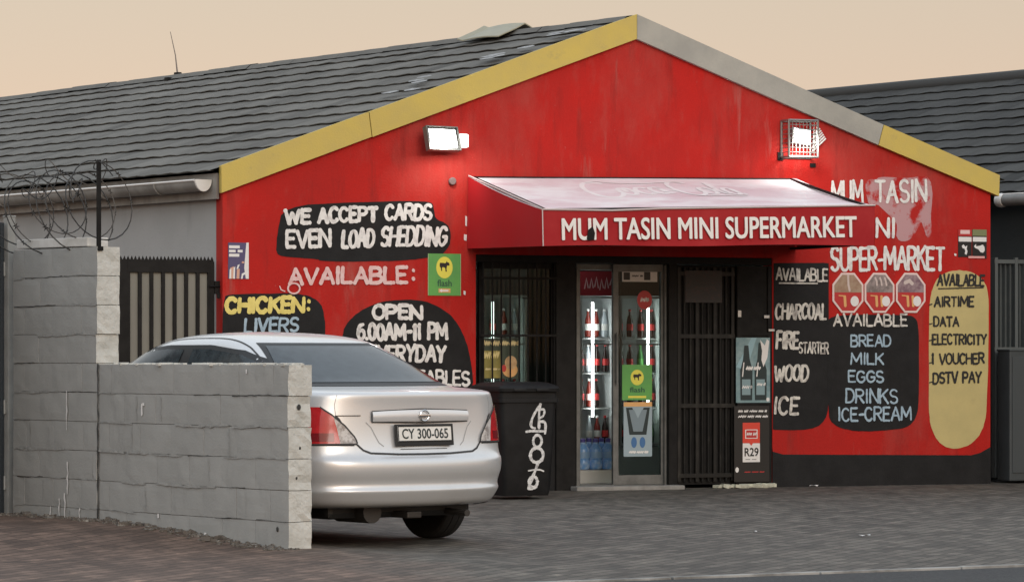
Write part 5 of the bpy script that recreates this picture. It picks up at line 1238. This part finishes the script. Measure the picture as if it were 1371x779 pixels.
#       xr    xf    w     zr    zf    kr   kf
ROWS = [(.16, 4.25, .72,  .262, .20, 1.0, 1.0), (.060, 4.36, .81, .285, .23, 1.0, 1.0), (.034, 4.385, .835, .335, .30, 1.0, 1.0), (.012, 4.40, .850, .378, .34, 1.0, 1.0), (.010, 4.405, .853, .392, .37, 1.0, 1.0), (.030, 4.415, .854, .415, .42, .98, 1.0), (.030, 4.42, .858, .45, .46, .98, 1.0), (.006, 4.42, .871, .50, .51, 1.0, 1.0), (.0, 4.415, .873, .555, .57, 1.0, 1.0), (.010, 4.41, .872, .595, .61, .95, 1.0),
        (.040, 4.39, .872, .612, .64, .9, 1.0), (.072, 4.35, .868, .645, .69, .80, 1.05), (.095, 4.28, .862, .76, .76, .74, 1.1), (.102, 4.20, .850, .88, .81, .74, 1.15), (.100, 4.10, .830, .975, .85, .78, 1.2), (.094, 4.02, .815, 1.022, .87, .8, 1.2), (.100, 3.95, .808, 1.040, .89, .8, 1.2), (.125, 3.9, .803, 1.050, .90, .8, 1.2), (.210, 3.75, .788, 1.060, .93, .78, 1.1),
        (.36, 3.52, .765, 1.070, .975, .68, .95), (.56, 3.40, .745, 1.082, 1.03, .60, .85), (.66, 3.42, .728, 1.115, 1.08, .52, .8), (.90, 3.16, .685, 1.225, 1.20, .50, .75), (1.16, 2.88, .630, 1.337, 1.33, .46, .7), (1.29, 2.72, .595, 1.385, 1.385, .42, .65),
        (1.42, 2.58, .545, 1.418, 1.42, .36, .6), (1.62, 2.38, .42, 1.448, 1.448, .28, .5), (1.80, 2.16, .20, 1.462, 1.462, .12, .2)]
TT = [0, .2, .4, .58, .72, .83, .91, .965, 1.0]; DXR = [0, .006, .024, .055, .095, .15, .22, .32, .52]; DXF = [0, .015, .06, .13, .22, .33, .46, .62, .85]
def ring(row):
    xr, xf, w, zr, zf, kr, kf = row; half = []
    for t, d in zip(TT, DXR): half.append((xr + d * kr, w * t * .985))
    x0 = xr + DXR[-1] * kr; x1 = xf - DXF[-1] * kf
    for i in range(1, 7):
        u = i / 7; half.append((x0 + (x1 - x0) * u, w * (.985 + .015 * sin(pi * u))))
    for t, d in zip(reversed(TT), reversed(DXF)): half.append((xf - d * kf, w * t * .985))
    pts = half + [(x, -y) for x, y in reversed(half[1:-1])]
    res = []
    for x, y in pts:
        q = min(1, max(0, (x - .3) / 3.6)); q = q * q * (3 - 2 * q)
        res.append(Vector((x, y, (zr * (1 - q) + zf * q) * HT)))
    return res
mb = MB(); rings = [[mb.v(p) for p in ring(r)] for r in ROWS]; N = len(rings[0])
for a, b in zip(rings, rings[1:]):
    for k in range(N): mb.face([a[k], a[(k + 1) % N], b[(k + 1) % N], b[k]])
def cap(rg, z):
    c = mb.v(sum((v.co for v in rg), Vector()) / N); c.co.z = z
    for k in range(N): mb.face([rg[k], rg[(k + 1) % N], c])
cap(rings[0], .235 * HT); cap(rings[-1], 1.466 * HT)
body = mb.done('body', PAINT, car)
md = body.modifiers.new('smooth', 'SUBSURF'); md.levels = 2; md.render_levels = 2
dg = bpy.context.evaluated_depsgraph_get(); dg.update()
me = bpy.data.meshes.new_from_object(body.evaluated_get(dg)); bvh = BVHTree.FromPolygons([v.co.copy() for v in me.vertices], [tuple(p.vertices) for p in me.polygons])
body.modifiers.clear(); body.data = me
WXR, WXF, TRK, WR = .94, 3.54, .735, .305
mb = MB()
for x in (WXR, WXF):
    for s_ in (-1, 1): mb.lathe([(.355, -.16), (.355, .16)], 40, Matrix.Translation((x, s_ * .80, WR + .02)) @ Matrix.Rotation(R(90), 4, 'X'))
cut = mb.done('cutter', TRIM, None); cut.matrix_world = car.matrix_basis
bo_ = body.modifiers.new('arches', 'BOOLEAN'); bo_.operation = 'DIFFERENCE'; bo_.object = cut; bo_.solver = 'EXACT'
dg.update(); dg = bpy.context.evaluated_depsgraph_get(); me = bpy.data.meshes.new_from_object(body.evaluated_get(dg)); body.modifiers.clear(); body.data = me
bpy.data.objects.remove(cut); me.materials.clear(); me.materials.append(PAINT)
for p in me.polygons: p.use_smooth = True; p.material_index = 0
me.set_sharp_from_angle(angle=R(38))

AXC = 1.15                                                         # axis that the rear details are wrapped around
def rear(y, z, off=.003):
    """surface point on the tail at rear-view place (y, z)"""
    o = Vector((-1.2, 0, z)); tgt = Vector((.16, y, z)); d = (tgt - Vector((AXC, 0, z))).normalized()
    o = Vector((AXC, 0, z)) + d * 3; h = bvh.ray_cast(o, -d)
    return h[0] + h[1] * off if h[0] else tgt
def straight(o, d, off):
    h = bvh.ray_cast(Vector(o), Vector(d)); return h[0] + h[1] * off if h[0] else None
def patch(name, mat, parent, fn, nu=14, nv=10, smooth=True):
    mb = MB(); g = [[fn(i / nu, j / nv) for j in range(nv + 1)] for i in range(nu + 1)]
    g = [[mb.v(p) if p is not None else None for p in r_] for r_ in g]
    for i in range(nu):
        for j in range(nv):
            q = [g[i][j], g[i + 1][j], g[i + 1][j + 1], g[i][j + 1]]
            if all(q): mb.face(q)
    return mb.done(name, mat, parent, smooth=180 if smooth else None)
def lerp(a, b, t): return a + (b - a) * t
def pl1(tab, t):
    for (a, va), (b, vb) in zip(tab, tab[1:]):
        if t <= b: return lerp(va, vb, max(0, (t - a) / (b - a)))
    return tab[-1][1]
def line_on(name, mat, parent, pts, w, caster, off=.003):
    """a thin dark gap that follows the skin through the given points"""
    mb = MB(); P = []
    for (a, b) in zip(pts, pts[1:]):
        m = max(2, int(hypot(b[0] - a[0], b[1] - a[1]) / .03))
        for i in range(m): P.append((lerp(a[0], b[0], i / m), lerp(a[1], b[1], i / m)))
    P.append(pts[-1]); L, Q = [], []
    for i, p in enumerate(P):
        a, b = P[max(0, i - 1)], P[min(len(P) - 1, i + 1)]; dx, dz = b[0] - a[0], b[1] - a[1]; l = hypot(dx, dz) or 1; nx, nz = -dz / l * w / 2, dx / l * w / 2
        L.append(caster(p[0] + nx, p[1] + nz, off)); Q.append(caster(p[0] - nx, p[1] - nz, off))
    L = [mb.v(p) if p else None for p in L]; Q = [mb.v(p) if p else None for p in Q]
    for i in range(len(P) - 1):
        if L[i] and L[i + 1] and Q[i] and Q[i + 1]: mb.face([L[i], L[i + 1], Q[i + 1], Q[i]])
    return mb.done(name, mat, parent)
# tail lamps: red outer part, clear inner tip
def lamp_z(t): return lerp(.695, .935, t)
def lamp_in(t): return pl1([(0, .50), (.15, .512), (.5, .595), (.8, .70), (1, .80)], t)
def lamp_mid(t): return pl1([(0, .63), (.4, .655), (.75, .686), (.8, .702), (1, .802)], t)
def lamp_out(t): return pl1([(0, 1.16), (.5, 1.26), (1, 1.34)], t)
for s_ in (-1, 1):
    o = patch('tail_lamp', LRED, car, lambda u, v: rear(s_ * lerp(lamp_mid(v), lamp_out(v), u), lamp_z(v), .009), 18, 12)
    patch('clear_lens', LCLR, o, lambda u, v: rear(s_ * lerp(lamp_in(v), lamp_mid(v), u), lamp_z(v), .009), 8, 12)
    patch('lower_lens', LDRK, o, lambda u, v: rear(s_ * lerp(lamp_mid(0) + .05, 1.05, u), lerp(.71, .765, v), .0115), 12, 4)
    ed = [(s_ * lamp_in(t / 10), lamp_z(t / 10)) for t in range(11)]
    line_on('lamp_gap', SEAM, o, ed, .010, rear, .011); line_on('lamp_gap', SEAM, o, [(s_ * .50, .692), (s_ * 1.12, .692)], .009, rear, .011)
# boot lid gap, bumper gap
lid = [(-.67, .88), (-.64, .86), (-.55, .74), (-.50, .69), (-.455, .652), (-.40, .632), (-.2, .622), (0, .620), (.2, .622), (.40, .632), (.455, .652), (.50, .69), (.55, .74), (.64, .86), (.67, .88)]
line_on('boot_gap', SEAM, car, lid, .012, rear, .003)
line_on('bumper_gap', SEAM, car, [(-1.12, .688), (-.52, .684)], .007, rear); line_on('bumper_gap', SEAM, car, [(.52, .684), (1.12, .688)], .007, rear)
line_on('lid_crease', SEAM, car, [(-.18, .655), (.18, .655)], .004, rear)
for s_ in (-1, 1):                                                 # pressed creases round the plate and beside the lamps
    line_on('lid_crease', CREASE, car, [(s_ * .43, .835), (s_ * .39, .80), (s_ * .335, .70), (s_ * .30, .675)], .006, rear, .0015)
    line_on('lid_crease', CREASE, car, [(s_ * .665, .88), (s_ * .675, .95), (s_ * .655, 1.015)], .005, rear, .0015)
# spoiler lip and the chrome strip with its round badge
def bar(u, v, y0, y1, z0, z1, off): return rear(lerp(y0, y1, u), lerp(z0, z1, v), off)
cb = patch('chrome_strip', M_('satin_strip', (.74, .74, .74), .28, metal=.35, coat=.4), car, lambda u, v: rear(lerp(-.385, .385, u), lerp(.838, .915 - .012 * abs(2 * u - 1) ** 2, v), .016 + .008 * sin(pi * v)), 24, 6)
line_on('strip_shadow', SEAM, cb, [(-.385, .836), (0, .828), (.385, .836)], .010, rear, .008); line_on('strip_shadow', SEAM, cb, [(-.385, .908), (0, .922), (.385, .908)], .006, rear, .010)
line_on('strip_shadow', SEAM, cb, [(-.388, .838), (-.388, .906)], .006, rear, .012); line_on('strip_shadow', SEAM, cb, [(.388, .838), (.388, .906)], .006, rear, .012)
c = rear(0, .876, .03); mb = MB(); RY = Matrix.Translation(c) @ Matrix.Rotation(R(-90), 4, 'Y')
tor = []
for i in range(28):
    a = 2 * pi * i / 28; tor.append(RY @ Vector((.036 * cos(a), .036 * sin(a), 0)))
mb.tube(tor + [tor[0]], .005, 6, cap=False); mb.box((-.009, -.048, -.004), (.009, .048, .006), RY, bev=.002); mb.done('badge', CHR, cb, smooth=50)
sc_ = patch('script_badge', SEAM, car, lambda u, v: rear(lerp(.47, .66, u), lerp(.876, .882, v), .006), 8, 2)
# number plate in a black holder
pz, py_ = .752, 0.0; c = rear(0, pz, .012); tilt = R(6)
np_ = bpy.data.objects.new('number_plate', None)
mb = MB(); mb.box((-.012, -.242, -.078), (.0, .242, .066), bev=.003); np_ = mb.done('plate_holder', TRIM, car); np_.location = c; np_.rotation_euler = (0, tilt, 0); np_.name = 'number_plate'
mb = MB(); mb.box((-.017, -.225, -.048), (-.0125, .225, .056)); mb.done('plate', M_('plate_white', (.82, .81, .77), .4, noise_scale=20, col2=(.72, .71, .67)), np_)
mb = MB()
for a_ in (((-.225, .048), (.225, .056)), ((-.225, -.048), (.225, -.044)), ((-.225, -.0439), (-.220, .0479)), ((.220, -.0439), (.225, .0479))): mb.box((-.0195, a_[0][0], a_[0][1]), (-.0172, a_[1][0], a_[1][1]))
mb.done('plate_border', TRIM, np_)
t = typeset(np_, 'CY 300-065', .1, M_('plate_lettering', (.02, .03, .03), .5), (0, 0, 0), bold=.0016, thick=.0003); fit(t, .385, .068); t.location = (-.0185, .1925, -.032); t.rotation_euler = (R(90), 0, R(-90))
# rear window: black surround, then the glass
RWZ0, RWZ1 = 1.108, 1.358
def rw(u, v, m, off):
    z = lerp(RWZ0 - m, RWZ1 + m, v) * HT; hw = lerp(.668, .455, v) + m
    y = lerp(-hw, hw, u); z2 = z + .0 * y
    return straight((-1, y, z2), (1, 0, 0), off)
sr = patch('rear_window_surround', TRIM, car, lambda u, v: rw(u, v, .024, .0025), 30, 14)
patch('rear_window', CGL, car, lambda u, v: rw(u, v, 0, .0055), 30, 14)
# side windows, pillars, door gaps
def side(s_, x, z, off=.003): return straight((x, s_ * 2, z), (0, -s_, 0), off)
def top_line(x): return pl1([(.80, 1.150), (1.0, 1.228), (1.3, 1.312), (1.7, 1.352), (2.25, 1.352), (2.65, 1.325), (2.92, 1.26), (3.2, 1.13), (3.38, 1.05)], x) * HT
def bot_line(x): return pl1([(.80, 1.14), (1.1, 1.055), (1.6, 1.032), (2.6, .995), (3.38, .975)], x) * HT
for s_ in (-1, 1):
    patch('side_window_surround', TRIM, car, lambda u, v: side(s_, lerp(.78, 3.38, u), lerp(bot_line(lerp(.78, 3.38, u)) - .022, top_line(lerp(.78, 3.38, u)) + .016, v), .003), 50, 8)
    for x0, x1 in ((.84, 1.05), (1.10, 1.90), (2.02, 3.18)):
        patch('side_window', CGL, car, lambda u, v: side(s_, lerp(x0, x1, u), lerp(bot_line(lerp(x0, x1, u)) + .006, top_line(lerp(x0, x1, u)) - .014, v), .006), 24, 8)
    cst = lambda x, z, off: side(s_, x, z, off)
    line_on('door_gap', SEAM, car, [(1.96, 1.0), (1.98, .7), (1.98, .34)], .008, cst); line_on('door_gap', SEAM, car, [(3.08, 1.0), (3.12, .7), (3.05, .34)], .008, cst); line_on('door_gap', SEAM, car, [(1.06, 1.03), (1.16, .85), (1.22, .62), (1.36, .42), (1.45, .34)], .008, cst)
    line_on('door_gap', SEAM, car, [(1.45, .335), (3.05, .335)], .008, cst)
    for x in (1.28, 2.16):
        p = side(s_, x, .86, .012); mb = MB(); mb.box((p.x - .09, p.y - .012, p.z - .013), (p.x + .09, p.y + .012, p.z + .013), bev=.006); mb.done('door_handle', PAINT, car)
    p = side(s_, 2.98, 1.02, .0); mb = MB(); mb.box((p.x - .05, p.y + s_ * .10 - .09, p.z - .05), (p.x + .06, p.y + s_ * .10 + .09, p.z + .08), bev=.03); m_ = mb.done('door_mirror', PAINT, car, smooth=50)
    mb = MB(); mb.box((p.x - .054, p.y + s_ * .10 - .07, p.z - .03), (p.x - .051, p.y + s_ * .10 + .07, p.z + .06)); mb.done('mirror_glass', CHR, m_)
    def fr(u, v): return straight((6, s_ * lerp(.42, .80, u), lerp(.60, .74, v) + .05 * u), (-1, 0, 0), .008)
    patch('headlight', LCLR, car, fr, 10, 6)
    roofl = [(.86 + i * .06, 0) for i in range(34)]
    cr_ = lambda x, y, off: straight((x, s_ * (pl1([(.8, .66), (1.3, .555), (1.7, .535), (2.3, .535), (2.7, .59), (3.0, .66)], x) + y), 3), (0, 0, -1), off)
    line_on('roof_gutter', SEAM, car, roofl, .012, cr_, .003)
patch('windscreen', CGL, car, lambda u, v: straight((6, lerp(-1, 1, u) * lerp(.66, .52, v), lerp(1.08, 1.36, v) * HT), (-1, 0, 0), .004), 24, 10)
patch('grille', TRIM, car, lambda u, v: straight((6, lerp(-.35, .35, u), lerp(.50, .62, v)), (-1, 0, 0), .006), 10, 4)
# underbody, silencer, towing eye, wheels
mb = MB(); mb.box((.34, -.60, .19), (4.05, .60, .30), bev=.04); mb.box((1.5, -.74, .17), (3.0, .74, .26), bev=.03); mb.done('underbody', TRIM, car)
mb = MB(); mb.tube([(.25, .30, .235), (.62, .30, .235)], .075, 14); mb.tube([(.12, -.40, .215), (.45, -.40, .225), (.75, -.1, .24)], .024, 10); mb.box((.18, -.06, .19), (.42, .06, .235), bev=.01); mb.done('exhaust', M_('dull_exhaust_steel', (.07, .065, .06), .5, metal=.6), car)
patch('rear_valance', TRIM, car, lambda u, v: rear(lerp(-.86, -.50, u), lerp(.268, .288 - .02 * u, v), .006), 12, 3)
mb = MB(); mb.tube([(WXR, -.7, WR - .02), (WXR, .7, WR - .02)], .04, 8); mb.done('rear_axle', TRIM, car)
first = None
for x in (WXR, WXF):
    for s_ in (-1, 1):
        w_ = bpy.data.objects.new('wheel', None); link(w_, car)
        w_.location = (x, s_ * TRK, WR); w_.rotation_euler = (0, 0, 0 if s_ > 0 else pi)
        if first is None:
            RX = Matrix.Rotation(R(-90), 4, 'X')
            mb = MB(); mb.lathe([(.19, -.085), (.25, -.094), (.287, -.092), (.300, -.080), (.304, -.06), (.3045, -.031), (.298, -.030), (.298, -.026), (.3055, -.025), (.3055, .025), (.298, .026), (.298, .030), (.3045, .031), (.304, .06), (.300, .080), (.287, .092), (.25, .094), (.19, .085)], 44, RX); ty = mb.done('tyre', TREAD, w_, smooth=35)
            mb = MB(); mb.lathe([(.05, -.03), (.185, -.04), (.195, -.08), (.195, .08), (.186, .07), (.15, .055), (.05, .075), (.02, .08)], 32, RX)
            for k in range(8):
                mb.box((-.012, .056, .06), (.012, .084, .17), Matrix.Rotation(2 * pi * k / 8, 4, 'Y'), bev=.005)
            ri = mb.done('rim', RIM, w_, smooth=35); first = (ty, ri)
        else:
            for q in first: c = q.copy(); COL.objects.link(c); c.parent = w_
